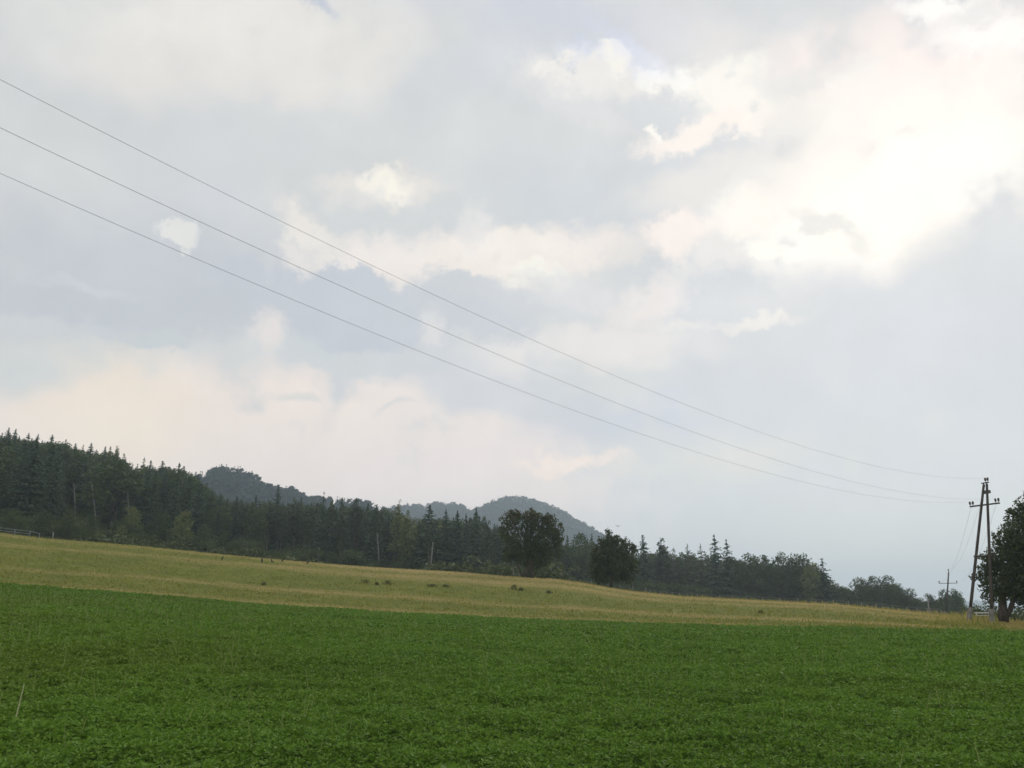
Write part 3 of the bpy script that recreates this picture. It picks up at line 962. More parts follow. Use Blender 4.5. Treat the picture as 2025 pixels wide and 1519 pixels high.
for q in [
    ('spruce', 18, 846, 405, 'spruce with sharp tip at the far left end of the ridge'),
    ('spruce', 32, 848, 400, 'spruce just right of the leftmost sharp tip on the ridge'),
    ('spruce', 57, 857, 398, 'rounded dark spruce on the left skyline before the next pair of tips', 1.1),
    ('spruce', 76, 859, 395, 'narrow spruce on the left skyline between two broad crowns'),
    ('spruce', 104, 860, 390, 'tallest broad spruce of the upper left ridge, standing proud', 1.15),
    ('spruce', 131, 868, 388, 'thin pointed spruce on the ridge right of the tall broad one', .8),
    ('spruce', 150, 876, 380, 'low dark spruce in the dip of the ridge above the second white trunk'),
    ('openspruce', 165, 879, 372, 'ragged spruce with open top on the left ridge', 1.0),
    ('spruce', 181, 876, 368, 'pointed dark spruce on the ridge directly above the brightest white trunk', 1.1),
    ('spruce', 209, 883, 350, 'first of two slender spruces beside the reddish airy tree', .9),
    ('spruce', 219, 883, 348, 'second slender spruce, touching the reddish airy tree', .9),
    ('airy', 233, 881, 335, 'reddish airy tree with gappy crown at the step in the ridge line', 1.3),
    ('airy', 246, 898, 330, 'smaller reddish thin tree on the right shoulder of the airy tree', 1.2),
    ('spruce', 272, 920, 325, 'lone small spruce standing in the notch of the ridge'),
    ('openspruce', 286, 904, 318, 'narrow tall spruce rising right after the notch in the ridge', .8),
    ('spruce', 299, 910, 316, 'spruce beside the narrow tall one after the ridge notch', 1.0),
    ('spruce', 322, 912, 314, 'even topped spruce on the ridge before the mid hill appears', 1.15),
    ('spruce', 355, 916, 310, 'broad spruce on the last high part of the left ridge', 1.2),
    ('spruce', 364, 922, 305, 'spruce at the point where the left ridge starts to fall', .9),
    ('spruce', 378, 936, 300, 'spruce on the falling left ridge beside the blue dome', .9),
    ('spruce', 392, 938, 298, 'small spruce touching the left foot of the blue dome hill', .9),
    ('spruce', 410, 955, 292, 'dark spruce overlapping the left side of the blue dome hill'),
    ('spruce', 437, 975, 285, 'low spruce before the middle of the blue dome hill', 1.1),
    ('pine', 468, 985, 280, 'round topped pine below the blue dome hill', 1.0),
    ('spruce', 507, 978, 268, 'black pointed spruce below the right side of the dome hill', .9),
    ('spruce', 551, 962, 262, 'tall slender spruce standing above the treeline right of the dome', .95),
    ('pine', 582, 984, 265, 'broad pine right of the tall slender spruce', 1.0),
    ('spruce', 596, 984, 262, 'dark spruce with flat tip left of the bottle shaped crown', .9),
    ('pine', 618, 995, 270, 'lower pine filling the gap left of the clumpy spruce', 1.0),
    ('openspruce', 641, 973, 258, 'clumpy topped spruce reaching highest in the middle treeline', .75),
    ('pine', 657, 992, 262, 'pine right behind the clumpy topped spruce', .9),
    ('spruce', 677, 985, 255, 'spruce with broad shoulders in the middle treeline', 1.1),
    ('pine', 705, 988, 262, 'pine with wide flat top above the grassy mound', 1.1),
    ('spruce', 728, 995, 258, 'dark spruce left of the white bare stems', 1.0),
    ('pine', 744, 1002, 250, 'pine with two bare white stems showing below its crown', .9),
    ('airy', 789, 988, 240, 'brownish thin birch with wispy top poking over the treeline', 1.15),
    ('airy', 806, 1012, 236, 'olive birch below the wispy topped one', 1.5),
    ('spruce', 850, 998, 238, 'pointed spruce with wide skirts left of the lone round tree', 1.35),
    ('pine', 850, 1040, 228, 'pine with tall bare brown trunk above the olive shrub', .9, None, 1),
    ('spruce', 882, 1008, 238, 'brown tinged spruce between two darker ones near the olive shrub', 1.1),
    ('spruce', 905, 1010, 240, 'dark spruce directly behind the olive shrub', 1.1),
    ('spruce', 922, 1016, 245, 'short tip spruce left of the pale topped one', .9),
    ('spruce', 942, 1006, 242, 'tall spruce standing closest to the lone round tree on its left', 1.1),
    ('pine', 968, 1030, 240, 'pine sloping down to the left edge of the lone round tree', 1.0),
    ('spruce', 990, 1042, 245, 'spruce half hidden by the left edge of the lone round tree', 1.0),
    ('spruce', 1122, 1058, 265, 'spruce just right of the lone round tree, before the blue hill', 1.0),
    ('leafy', 1148, 1052, 262, 'broad leafy tree between the two lone field trees', .95),
    ('spruce', 1170, 1056, 268, 'narrow spruce left of the second lone field tree', .8),
    ('spruce', 1100, 1075, 262, 'low dark spruce emerging behind the right side of the round tree', 1.1),
    ('spruce', 1271, 1058, 280, 'dense column shaped spruce right of the second lone field tree', 1.2),
    ('spruce', 1250, 1085, 285, 'spruce squeezed between second lone tree and the column spruce', 1.0),
    ('pine', 1310, 1065, 285, 'open pine with light between its branches, right of column spruce', 1.15, None, 2),
    ('larch', 1332, 1084, 290, 'small feathery larch right of the open pine', .9),
    ('larch', 1359, 1075, 288, 'pale feathery larch, left one of two before the pointed spruces', 1.0),
    ('larch', 1385, 1076, 290, 'pale feathery larch, right one of two, touching the tall spruce', 1.0),
    ('openspruce', 1412, 1058, 282, 'tallest pointed spruce of the right treeline with drooping branches', .95),
    ('openspruce', 1436, 1067, 284, 'pointed spruce leaning on the tallest one from the right', .85),
    ('leafy', 1459, 1104, 285, 'low leafy tree right of the two pointed spruces', .8),
    ('leafy', 1487, 1095, 284, 'leafy tree with gap under its crown, left of the twin tops', .75),
    ('leafy', 1508, 1095, 286, 'rounded leafy tree in the middle of the right treeline', .7),
    ('leafy', 1538, 1094, 284, 'slim leafy tree with sky gap on its left', .65),
    ('leafy', 1563, 1097, 286, 'full leafy tree right of the slim one', .75),
    ('leafy', 1584, 1098, 284, 'dark leafy tree with small pointed top', .75),
    ('paleleafy', 1602, 1112, 280, 'yellowish leafy tree sloping down towards the end spruce', .8),
    ('openspruce', 1625, 1104, 280, 'last pointed spruce at the right end of the tall treeline', 1.15),
    ('leafy', 1632, 1140, 283, 'low leafy tree under the last pointed spruce', .8),
    ('leafy', 1662, 1160, 285, 'small leafy tree left of the round group beyond the spruce', 1.0),
    ('leafy', 1697, 1140, 283, 'round leafy tree on the left of the low group of three', .85),
    ('leafy', 1724, 1137, 285, 'middle leafy tree of the low group of three', .85),
    ('leafy', 1750, 1136, 283, 'rightmost leafy tree of the low group of three, with sky notch', .85),
    ('leafy', 1776, 1160, 286, 'lower leafy tree beside the low group of three', .9),
    ('leafy', 1797, 1162, 285, 'leafy tree ending the low group before the small gap', .8),
    ('leafy', 1815, 1186, 285, 'very low leafy tree in the gap left of the distant pole', 1.0),
    ('leafy', 1838, 1174, 284, 'leafy tree behind the thin bare post near the distant pole', .85),
    ('leafy', 1865, 1164, 286, 'leafy tree directly behind the distant utility pole', .7),
    ('leafy', 1889, 1165, 284, 'leafy tree between the distant pole and the large wooden pylon', .75),
    ('leafy', 1905, 1200, 230, 'small green tree at the left foot of the large wooden pylon', 1.0),
    # edge-of-wood trees on the left
    ('paleleafy', 265, 1000, 222, 'light green broad leafy tree at the wood edge, brightest on the left', .95),
    ('paleleafy', 243, 1038, 214, 'low olive tree hugging the left side of the light green one', .9),
    ('leafy', 185, 1018, 218, 'dark leafy tree below the brightest white trunk', .9),
    ('paleleafy', 366, 1008, 224, 'yellow tinged leafy tree standing on the wood edge slope', .9),
    ('leafy', 320, 1010, 226, 'dark green leafy tree between the light green and yellow tinged ones', 1.0),
    ('leafy', 405, 1035, 226, 'grey green leafy tree where the field edge meets dark wood', .9),
    ('leafy', 515, 1070, 226, 'bluish low leafy tree behind the crows', 1.1),
    ('leafy', 90, 1010, 212, 'dark leafy tree behind the metal railing end', 1.1),
    ('leafy', 30, 1005, 210, 'dark leafy tree rising behind the metal railing', 1.1),
    ('leafy', 140, 1015, 214, 'shadowy leafy tree right of the lone field post', 1.0),
]:
    T(*q)
for q in [
    ('bush', 895, 1101, 175, 'wide olive shrub at the field crest left of the lone round tree', 1.5),
    ('bush', 862, 1112, 178, 'smaller olive shrub joined to the wide one on its left', 1.2),
    ('bush', 565, 1090, 185, 'grey green bush at the field crest beside the crows', 1.3),
    ('bush', 632, 1102, 180, 'low dark bush at the crest below the clumpy spruce', 1.6),
    ('bush', 612, 1106, 182, 'small dark bush left of the low dark crest bush', 1.2),
    ('bush', 470, 1082, 188, 'dark bush at the crest left of the crows', 1.3),
    ('bush', 440, 1084, 188, 'bush under the yellow tinged tree slope', 1.3),
    ('bush', 300, 1062, 190, 'dark bush right of the light green broad tree', 1.3),
    ('bush', 205, 1052, 185, 'dark bush left of the light green broad tree', 1.3),
    ('bush', 1080, 1106, 165, 'grey green bush right of the lone round tree trunk', 1.1),
    ('bush', 1100, 1122, 165, 'low bush two metres right of the lone tree trunk', 1.1),
    ('bush', 1000, 1112, 168, 'grey bush left of the lone round tree trunk', 1.2),
    ('bush', 980, 1118, 170, 'low grassy bush on the crest left of the lone tree', 1.1),
    ('bush', 720, 1117, 172, 'dry straw coloured mound of brush on the field crest', 1.0),
    ('bush', 1935, 1200, 105, 'green bush behind the right foot of the wooden pylon', .9),
    ('bush', 1945, 1195, 100, 'taller bush between pylon feet with arching twigs', .8),
    ('bush', 2003, 1200, 100, 'dark bush right of the big tree trunk', .9),
    ('bush', 2022, 1214, 95, 'low green bush at the right picture edge below the big tree', 1.0),
    ('bush', 1972, 1205, 98, 'bush left of the big tree trunk', .8),
]:
    T(*q)

# ------------------------------------------------------------------ filler trees of the woods
SKYL = prof([(-200, 840), (0, 850), (56, 860), (104, 866), (150, 878), (200, 888), (235, 892), (262, 920), (280, 925), (292, 915), (355, 920), (395, 942), (430, 975), (500, 990), (600, 992), (700, 996), (770, 1004), (820, 1025), (900, 1018), (960, 1018), (1000, 1045), (1100, 1078), (1180, 1070), (1240, 1090), (1275, 1068), (1320, 1082), (1440, 1080), (1460, 1108), (1600, 1112), (1640, 1150), (1670, 1160), (1760, 1142), (1800, 1168), (1820, 1190), (1895, 1172), (1905, 1200), (1915, 1230), (2100, 1240)])
cand = []
STEMS = [(AZU(94), 262), (AZU(147), 250), (AZU(184), 238), (AZU(252), 240), (AZU(747), 240), (AZU(854), 222)]


def zone(u0, u1, r0, r1, sp, kinds, hrange):
    a0, a1 = AZU(u0), AZU(u1)
    rr = r0
    while rr < r1:
        a = a0 + random.random() * sp / rr
        while a < a1:
            aa = a + random.uniform(-.35, .35) * sp / rr
            rj = rr + random.uniform(-.4, .4) * sp
            cand.append((aa, rj, random.choice(kinds), random.uniform(*hrange)))
            a += sp / rr
        rr += sp * .85


CON = ['spruce'] * 6 + ['pine'] * 3 + ['leafy'] * 2
zone(-420, -70, 236, 425, 8.0, CON, (17, 23))
zone(-70, 300, 236, 425, 7.0, CON, (17, 24))
zone(300, 470, 242, 400, 7.0, CON, (17, 23))
zone(470, 770, 246, 330, 6.2, ['spruce'] * 4 + ['pine'] * 5 + ['leafy', 'openspruce'], (16, 23))
zone(770, 1010, 244, 310, 6.2, ['spruce'] * 3 + ['pine'] * 4 + ['paleleafy', 'leafy'], (14, 22))
zone(1010, 1260, 268, 330, 6.2, ['spruce'] * 5 + ['leafy'] * 2, (15, 21))
zone(1260, 1460, 290, 345, 6.0, ['spruce'] * 2 + ['larch', 'pine'] + ['leafy'] * 3, (10, 16))
zone(1460, 1640, 288, 330, 5.6, ['leafy'] * 5 + ['spruce'], (10, 15))
zone(1640, 1905, 286, 315, 5.2, ['leafy'], (5, 10))
cand.sort(key=lambda c: c[1])
kept = []
for (a, r, k, h) in cand:
    if a > AZU(1912): continue
    x, y = r * math.sin(a), r * math.cos(a)
    gz = float(ground_z(x, y))
    cap = EYE + r * float(np.interp(a, *SKYL)) - gz - (random.uniform(1.0, 4.2) if a < AZU(470) else random.uniform(.3, 2.6) if a < AZU(1250) else random.uniform(0, 1.5))
    if any(abs(a * r - sa) < 3.0 and abs(r - sr) < 3.5 for sa, sr in SK): continue
    h = min(h, cap)
    if any(sr - 34 < r < sr + 2 and abs(a - sa) * r < 2.6 for sa, sr in STEMS): continue
    if h < (5.0 if a < AZU(1640) else 2.5): continue
    if h < 10 and k in ('spruce', 'pine', 'larch'): k = 'leafy' if random.random() < .6 else k
    kept.append((a, r, k, h))
NEAR = 205
LAB = {}
for i, (a, r, k, h) in enumerate(kept[:NEAR] if False else kept):
    pass
# the trees that show largest are individuals; the rest of the wood is one mass
def shown(c): return c[3] / c[1]
order = sorted(kept, key=lambda c: c[1] - c[3] * 1.5)
ind = [c for c in order if c[0] > AZU(-15)][:NEAR]; took = set(map(id, ind)); rest = [c for c in order if id(c) not in took]
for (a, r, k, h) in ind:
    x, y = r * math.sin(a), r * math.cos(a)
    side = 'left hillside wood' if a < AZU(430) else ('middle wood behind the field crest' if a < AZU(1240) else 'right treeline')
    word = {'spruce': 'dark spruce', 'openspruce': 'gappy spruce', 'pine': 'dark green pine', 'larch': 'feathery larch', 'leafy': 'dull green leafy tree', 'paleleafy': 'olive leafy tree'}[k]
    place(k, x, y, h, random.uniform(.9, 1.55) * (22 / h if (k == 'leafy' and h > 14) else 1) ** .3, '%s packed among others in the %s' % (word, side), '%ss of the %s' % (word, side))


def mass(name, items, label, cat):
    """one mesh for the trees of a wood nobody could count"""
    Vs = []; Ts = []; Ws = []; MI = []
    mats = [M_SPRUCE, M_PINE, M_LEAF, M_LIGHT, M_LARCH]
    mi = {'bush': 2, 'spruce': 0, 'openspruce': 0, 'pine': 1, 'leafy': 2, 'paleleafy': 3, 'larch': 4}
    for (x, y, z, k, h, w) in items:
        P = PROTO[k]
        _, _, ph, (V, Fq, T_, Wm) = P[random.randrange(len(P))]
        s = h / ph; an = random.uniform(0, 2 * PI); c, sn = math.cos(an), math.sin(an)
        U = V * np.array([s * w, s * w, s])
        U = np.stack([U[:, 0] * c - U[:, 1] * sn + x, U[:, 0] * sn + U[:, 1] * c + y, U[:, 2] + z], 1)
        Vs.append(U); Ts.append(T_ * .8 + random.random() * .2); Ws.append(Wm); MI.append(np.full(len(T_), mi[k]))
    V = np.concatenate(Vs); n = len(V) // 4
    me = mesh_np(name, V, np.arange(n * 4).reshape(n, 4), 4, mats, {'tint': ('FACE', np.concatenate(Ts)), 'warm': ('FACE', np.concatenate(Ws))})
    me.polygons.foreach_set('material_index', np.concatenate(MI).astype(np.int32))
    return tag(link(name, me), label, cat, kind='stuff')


its = []
for (a, r, k, h) in rest:
    x, y = r * math.sin(a), r * math.cos(a)
    its.append((x, y, float(ground_z(x, y)), k, h, random.uniform(.95, 1.6)))
print('individual trees', len(ind) + len(SK), 'mass', len(its))
und = []
for i in range(620):
    u = random.uniform(-380, 1900) if i < 300 else random.uniform(1180, 1900)
    a = AZU(u); r = float(np.interp(a, _a, rF_k)) + random.uniform(-8, 8) - (0 if u < 400 else -4)
    x, y = r * math.sin(a), r * math.cos(a)
    und.append((x, y, float(ground_z(x, y)) - .3, 'bush', random.choice((1.2, 1.8, 2.4, 3.0, 4.6)) * random.uniform(.8, 1.1), random.uniform(.6, 1.3)))
mass('undergrowth', und, 'low dark undergrowth along the foot of the woods', 'undergrowth')
mass('forest', its, 'dense spruce wood filling the slope behind the nearer trees', 'forest')

# ------------------------------------------------------------------ far wooded hills
def lowtrees(seed, conifer):
    rg = np.random.default_rng(seed)
    if conifer:
        P = []; D = []; Sz = []
        for i in range(34):
            f = rg.random() ** 1.3
            a = rg.uniform(0, 2 * PI)
            rr = 0.17 * (1 - f) * rg.uniform(.4, 1)
            P.append((rr * math.cos(a), rr * math.sin(a), .1 + .88 * f)); D.append((math.cos(a), math.sin(a), -.7)); Sz.append(.24 * (1.15 - f))
        P.append((0, 0, .97)); D.append((0, 0, 1)); Sz.append(.12)
    else:
        P = []; D = []; Sz = []
        for i in range(34):
            d = rg.normal(size=3); d /= np.linalg.norm(d)
            P.append((d[0] * .3, d[1] * .3, .55 + d[2] * .36)); D.append(rg.normal(size=3)); Sz.append(.33)
    P = np.array(P, dtype=float); D = np.array(D, dtype=float)
    V, _ = leaf_quads(P, D, np.array(Sz), 1.3, rg)
    return V


LOW = {True: [lowtrees(k, True) for k in range(5)], False: [lowtrees(10 + k, False) for k in range(4)]}
M_HILL = solid_mat('hill_floor', (0.025, 0.04, 0.02), (0.05, 0.065, 0.03), .02, .95)
M_HILLF = leaf_mat('haze_blue_leaves', (0.014, 0.036, 0.034), (0.040, 0.074, 0.062), trans=.1, nscale=.02)  # blue of the distance haze is mixed into the leaf colour


def wooded_hill(name, pts, r0, depth, treeh, sp, label, conif, seed, flabel, zb=-25):
    """pts: pixel skyline of the treetops; r0 distance of the ridge"""
    A, Tn = prof(pts)
    rg = np.random.default_rng(seed)
    az = np.arange(A[0], A[-1], 12.0 / r0)
    zt = EYE + r0 * np.interp(az, A, Tn) - treeh * .8
    zt = zt + (fbm(az * r0 / 60, az * 0, seed, 3) - .5) * treeh * .2
    rs = np.linspace(-1, 1, 25)
    prof_ = (1 - np.abs(rs) ** 1.5) ** 1.1
    prof_[0] = prof_[-1] = 0
    R = r0 + rs * depth
    Z = zb + (zt[:, None] - zb) * prof_[None, :]
    # gullies run down the slope
    Z = Z + (fbm(np.repeat(az[:, None] * r0 / 90, 25, 1), np.repeat(rs[None, :] * 2, len(az), 0), seed + 3, 3) - .5) * treeh * 1.3 * (1 - prof_[None, :] ** 3) * (prof_[None, :] > 0)
    X = R[None, :] * np.sin(az[:, None]); Y = R[None, :] * np.cos(az[:, None])
    V = np.stack([X, Y, Z], 2).reshape(-1, 3)
    idx = np.arange(len(az) * 25).reshape(len(az), 25)
    Q = np.stack([idx[:-1, :-1], idx[:-1, 1:], idx[1:, 1:], idx[1:, :-1]], 2).reshape(-1, 4)[:, ::-1]
    me = mesh_np(name, V, Q, 4, [M_HILL], smooth=True)
    tag(link(name, me), label, 'hill', kind='structure')
    # trees on the side facing the field and over the top
    n = int((A[-1] - A[0]) * r0 * depth * 1.12 / (sp * sp))
    a = rg.uniform(A[0], A[-1], n); q = rg.uniform(-.85, .12, n)
    i = np.clip(((a - az[0]) / (az[1] - az[0])), 0, len(az) - 1.001); i0 = i.astype(int); fi = i - i0
    j = (q + 1) / 2 * 24; j0 = j.astype(int); fj = j - j0
    zz = (Z[i0, j0] * (1 - fi) * (1 - fj) + Z[i0 + 1, j0] * fi * (1 - fj) + Z[i0, j0 + 1] * (1 - fi) * fj + Z[i0 + 1, j0 + 1] * fi * fj)
    r = r0 + q * depth
    hh = treeh * rg.uniform(.6, 1.2, n)
    Vs = []; Ts = []
    kinds = rg.random(n) < conif
    patch = fbm(a * r0 / 50, q * depth / 50, seed + 9, 3)
    for k in range(n):
        if zz[k] < zb + 12: continue
        con = bool(kinds[k] and patch[k] < .62) if conif < 1 else True
        L = LOW[con]; U = L[k % len(L)]
        an = rg.uniform(0, 2 * PI); c, s = math.cos(an), math.sin(an); w = hh[k] * rg.uniform(.85, 1.2)
        Vs.append(np.stack([(U[:, 0] * c - U[:, 1] * s) * w + r[k] * math.sin(a[k]), (U[:, 0] * s + U[:, 1] * c) * w + r[k] * math.cos(a[k]), U[:, 2] * hh[k] + zz[k] - 1], 1))
        Ts.append(np.clip(rg.random(len(U) // 4) * .4 + (.1 if con else .45) + .2 * rg.random(), 0, 1))
    V = np.concatenate(Vs); m = len(V) // 4
    me = mesh_np(name + '_forest', V, np.arange(m * 4).reshape(m, 4), 4, [M_HILLF], {'tint': ('FACE', np.concatenate(Ts))})
    tag(link('hill_forest', me), flabel, 'forest', kind='stuff')


wooded_hill('wooded_hill', [(230, 990), (330, 955), (392, 940), (408, 931), (430, 925), (460, 924), (485, 928), (503, 940), (520, 958), (550, 966), (585, 967), (605, 980), (640, 985), (690, 990), (740, 994), (770, 1010), (820, 1050)],
            950, 270, 14, 6.4, 'blue green wooded dome hill beyond the left ridge', .75, 1, 'blue green trees covering the dome hill beyond the left ridge')
wooded_hill('far_hill', [(700, 1020), (780, 1003), (805, 996), (830, 1000), (870, 993), (905, 996), (930, 1008), (955, 1001), (980, 987), (1000, 982), (1030, 983), (1060, 988), (1090, 1000), (1130, 1020), (1160, 1038), (1190, 1056), (1230, 1085), (1280, 1120)],
            1900, 460, 16, 10.5, 'rounded hazy blue hill behind the lone round tree', .45, 2, 'hazy blue forest covering the rounded hill behind the lone tree')
wooded_hill('horizon_hills', [(1560, 1196), (1700, 1192), (1850, 1194), (1895, 1191), (1930, 1188), (1970, 1190), (2025, 1196), (2120, 1190), (2300, 1186)],
            5000, 900, 22, 60, 'very pale blue hills on the horizon beyond the pylon', .4, 3, 'pale hazy woods on the horizon hills beyond the pylon', zb=-40)

# ------------------------------------------------------------------ pale bare trunks in the hillside wood
def bare_trunk(u0, v0, u1, v1, r, label):
    """v0 top, v1 bottom: stem of a dead tree showing pale through the wood"""
    p1 = at(u1, v1, r); p0 = at(u0, v0, r)
    root = empty('dead_tree', (p1.x, p1.y, float(ground_z(p1.x, p1.y))))
    o = Vector(root.location)
    d = (p0 - p1)
    base = p1 - d * ((p1.z - o.z) / max(d.z, .1))
    root.location = (base.x, base.y, o.z)
    o = Vector(root.location)
    m = MB()
    m.tube([base - o, (base + (p0 - base) * .5) - o + Vector((.08, 0, 0)), p0 - o], [.24, .19, .08], 7)
    m.build('trunk', M_PALEB, root, smooth=True)
    m = MB()
    for k in range(7):
        f = .45 + .08 * k
        q = base + (p0 - base) * f - o
        a = k * 2.3
        m.tube([q, q + Vector((math.cos(a) * .9, math.sin(a) * .9, .25))], [.05, .02], 5)
    m.build('branch_stubs', M_PALEB, root)
    tag(root, label, 'dead tree')


bare_trunk(92, 922, 95, 972, 262, 'thin pale dead trunk, leftmost in the dark hillside wood')
bare_trunk(146, 955, 148, 1000, 250, 'short pale dead trunk between two longer ones on the hillside')
bare_trunk(181, 952, 187, 1012, 238, 'longest and brightest pale dead trunk on the left hillside')
bare_trunk(251, 950, 253, 992, 240, 'pale dead trunk above the light green broad tree')
bare_trunk(746, 1055, 747, 1073, 240, 'bright white bare stem in the middle wood')
bare_trunk(856, 1072, 853, 1103, 222, 'brown grey bare stem above the olive shrub')
bare_trunk(631, 1083, 630, 1101, 238, 'thin pale stem standing behind the low crest bush')

# ------------------------------------------------------------------ the lone field trees
def hero(name, bu, bv, r, lobes, n, size, label, warm, trunk_pts, bark, seed, limbs, thresh=.41, depth=1.0, sprigs=0):
    base = at(bu, bv, r)
    gz = float(ground_z(base.x, base.y))
    base.z = gz
    ppm = lambda: None
    right = Vector((base.y, -base.x, 0)).normalized(); fwd = Vector((base.x, base.y, 0)).normalized()
    M2 = r / F * 1.03
    LL = []
    for l in lobes:
        u, v, ru, rv = l[:4]; off = l[4] if len(l) > 4 else random.uniform(-.35, .35) * ru
        p = at(u, v, r) - base
        # centre in the tree's own frame, with real depth
        c = (p.dot(right), off * M2 + 0.0, p.z)
        LL.append((c, (ru * M2, (ru * .5 + rv * .5) * M2 * depth, rv * M2)))
    # small sprays that break the outline
    for (c, rr) in list(LL):
        for k in range(5):
            d = Vector((random.gauss(0, 1), random.gauss(0, 1), random.gauss(.25, 1))).normalized()
            e = random.uniform(.12, .26)
            LL.append(((c[0] + d.x * rr[0] * 1.12, c[1] + d.y * rr[1] * 1.12, c[2] + d.z * rr[2] * 1.12), (rr[0] * e, rr[0] * e, rr[0] * e * 1.2)))
    root = empty(name, base, math.atan2(right.y, right.x))
    V, Fq, T_, Wm = crown_lobes(LL, n, size, seed, warm, thresh=thresh)
    me = mesh_np('crown', V, Fq, 4, [M_HERO], {'tint': ('FACE', T_), 'warm': ('FACE', Wm)})
    link('crown', me, root)

    def loc(u, v, off=0):
        p = at(u, v, r) - base
        return Vector((p.dot(right), off, p.z))
    m = MB()
    for pts, rad in trunk_pts:
        m.tube([loc(*q) for q in pts], rad, 10)
    m.build('trunk', bark, root, smooth=True)
    m = MB()
    for (c, rr) in LL[:len(lobes)]:
        s = Vector(trunk_pts[0][0] and loc(*trunk_pts[0][0][-1]))
        c = Vector(c)
        md = (s + c) / 2 + Vector((0, 0, -.2))
        m.tube([s - Vector((0, 0, .3)), md, c], [.13, .09, .03], 6)
        for k in range(3):
            e = c + Vector((random.uniform(-1, 1) * rr[0], random.uniform(-1, 1) * rr[1], random.uniform(.1, 1) * rr[2])) * .75
            m.tube([c, e], [.035, .012], 5)
    m.build('limbs', bark, root, smooth=True)
    tag(root, label, 'tree')
    return root


warm1 = lambda P, g: ((P[:, 2] - P[:, 2].min()) / (np.ptp(P[:, 2])) - .62) * 1.6 * (fbm(P[:, 0] * .9 + 9, P[:, 2] * .9 + 9, 3, 2) > .42) + g.random(len(P)) * .15
hero('lone_tree', 1046, 1146, 128,
     [(1012, 1030, 20, 18), (1020, 1020, 14, 12), (1050, 1022, 18, 14), (1052, 1034, 24, 18), (1086, 1036, 20, 18), (1080, 1028, 15, 10), (1100, 1050, 16, 18), (1004, 1058, 17, 20), (994, 1048, 8, 8),
      (1040, 1060, 26, 26), (1062, 1066, 22, 24), (1092, 1068, 24, 28), (1104, 1080, 12, 22), (1022, 1090, 26, 20), (1070, 1095, 32, 24), (1050, 1105, 24, 18), (1012, 1100, 16, 16), (1098, 1100, 12, 12), (1050, 1128, 12, 14)],
     15000, .38, 'large round dark tree with browning top and thick trunk on the field crest', warm1,
     [([(1043, 1148), (1041, 1135), (1046, 1118), (1048, 1095)], [.62, .5, .46, .3]), ([(1049, 1148), (1053, 1132), (1052, 1115), (1060, 1095)], [.42, .36, .32, .2]), ([(1036, 1144), (1026, 1125), (1020, 1105)], [.22, .16, .1])],
     M_BARK, 301, [])
hero('lone_tree', 1209, 1163, 132,
     [(1204, 1054, 6, 9), (1203, 1068, 12, 13), (1187, 1072, 8, 9), (1220, 1070, 12, 10), (1183, 1086, 12, 14), (1210, 1088, 28, 22), (1240, 1078, 13, 12), (1252, 1086, 9, 10), (1236, 1096, 20, 18), (1195, 1108, 24, 22), (1180, 1125, 16, 20),
      (1225, 1118, 26, 22), (1248, 1122, 14, 20), (1210, 1138, 34, 15), (1190, 1145, 16, 10), (1232, 1145, 18, 10), (1178, 1100, 10, 14)],
     14000, .36, 'smaller dense dark tree with pointed top right of the large round one', lambda P, g: g.random(len(P)) * .2 + (P[:, 0] < -1.5) * (P[:, 2] > 5.5) * .35,
     [([(1208, 1166), (1209, 1150), (1211, 1125), (1208, 1095)], [.3, .24, .2, .12])], M_BARK, 302, [])
hero('field_tree', 1988, 1226, 79,
     [(2050, 1020, 34, 36), (2012, 1040, 20, 26), (2025, 1010, 12, 16), (1992, 1068, 20, 24), (2040, 1070, 40, 40), (1978, 1098, 20, 22), (1998, 1110, 30, 30), (2060, 1110, 50, 50), (1958, 1112, 16, 18), (1950, 1128, 14, 10), (1932, 1142, 11, 6),
      (1965, 1140, 22, 20), (1995, 1148, 30, 24), (2040, 1150, 40, 36), (1955, 1165, 14, 12), (1972, 1174, 14, 12), (2010, 1172, 22, 14), (2030, 1186, 16, 10), (2075, 1175, 40, 28), (1948, 1180, 7, 5), (2100, 1060, 40, 50), (1982, 1178, 12, 12), (1957, 1192, 10, 8), (2045, 1200, 26, 10),
      (1965, 1060, 4, 4), (1985, 1040, 4, 4), (2003, 1015, 5, 6), (2018, 1000, 4, 6)],
     34000, .23, 'big dark leafy tree cut by the right picture edge, beside the wooden pylon', lambda P, g: g.random(len(P)) ** 3 * .3,
     [([(1985, 1230), (1983, 1205), (1982, 1180), (1990, 1150), (2000, 1110)], [.42, .34, .30, .26, .16]), ([(1987, 1226), (1998, 1205), (2006, 1180), (2025, 1150)], [.24, .2, .18, .12])],
     M_BARK, 303, [], thresh=.385)
M_IVY = leaf_mat('reddish_leaves', (0.05, 0.045, 0.03), (0.11, 0.085, 0.055), trans=.1)

# ------------------------------------------------------------------ wooden pylon
M_POLE = solid_mat('weathered_pole', (0.055, 0.045, 0.040), (0.12, 0.10, 0.085), 3, .85, (3, 3, .4), .5)
M_STUB = solid_mat('concrete', (0.17, 0.16, 0.14), (0.30, 0.285, 0.255), 3, .9)
M_IRON = solid_mat('dark_iron', (0.06, 0.06, 0.06), (0.12, 0.115, 0.11), 8, .6)
M_INS = solid_mat('glazed_insulator', (0.035, 0.025, 0.02), (0.06, 0.04, 0.03), 6, .25, spec=.6)
M_WIRE = solid_mat('wire_metal', (0.36, 0.36, 0.38), (0.48, 0.48, 0.50), 2, .5, metal=.3)


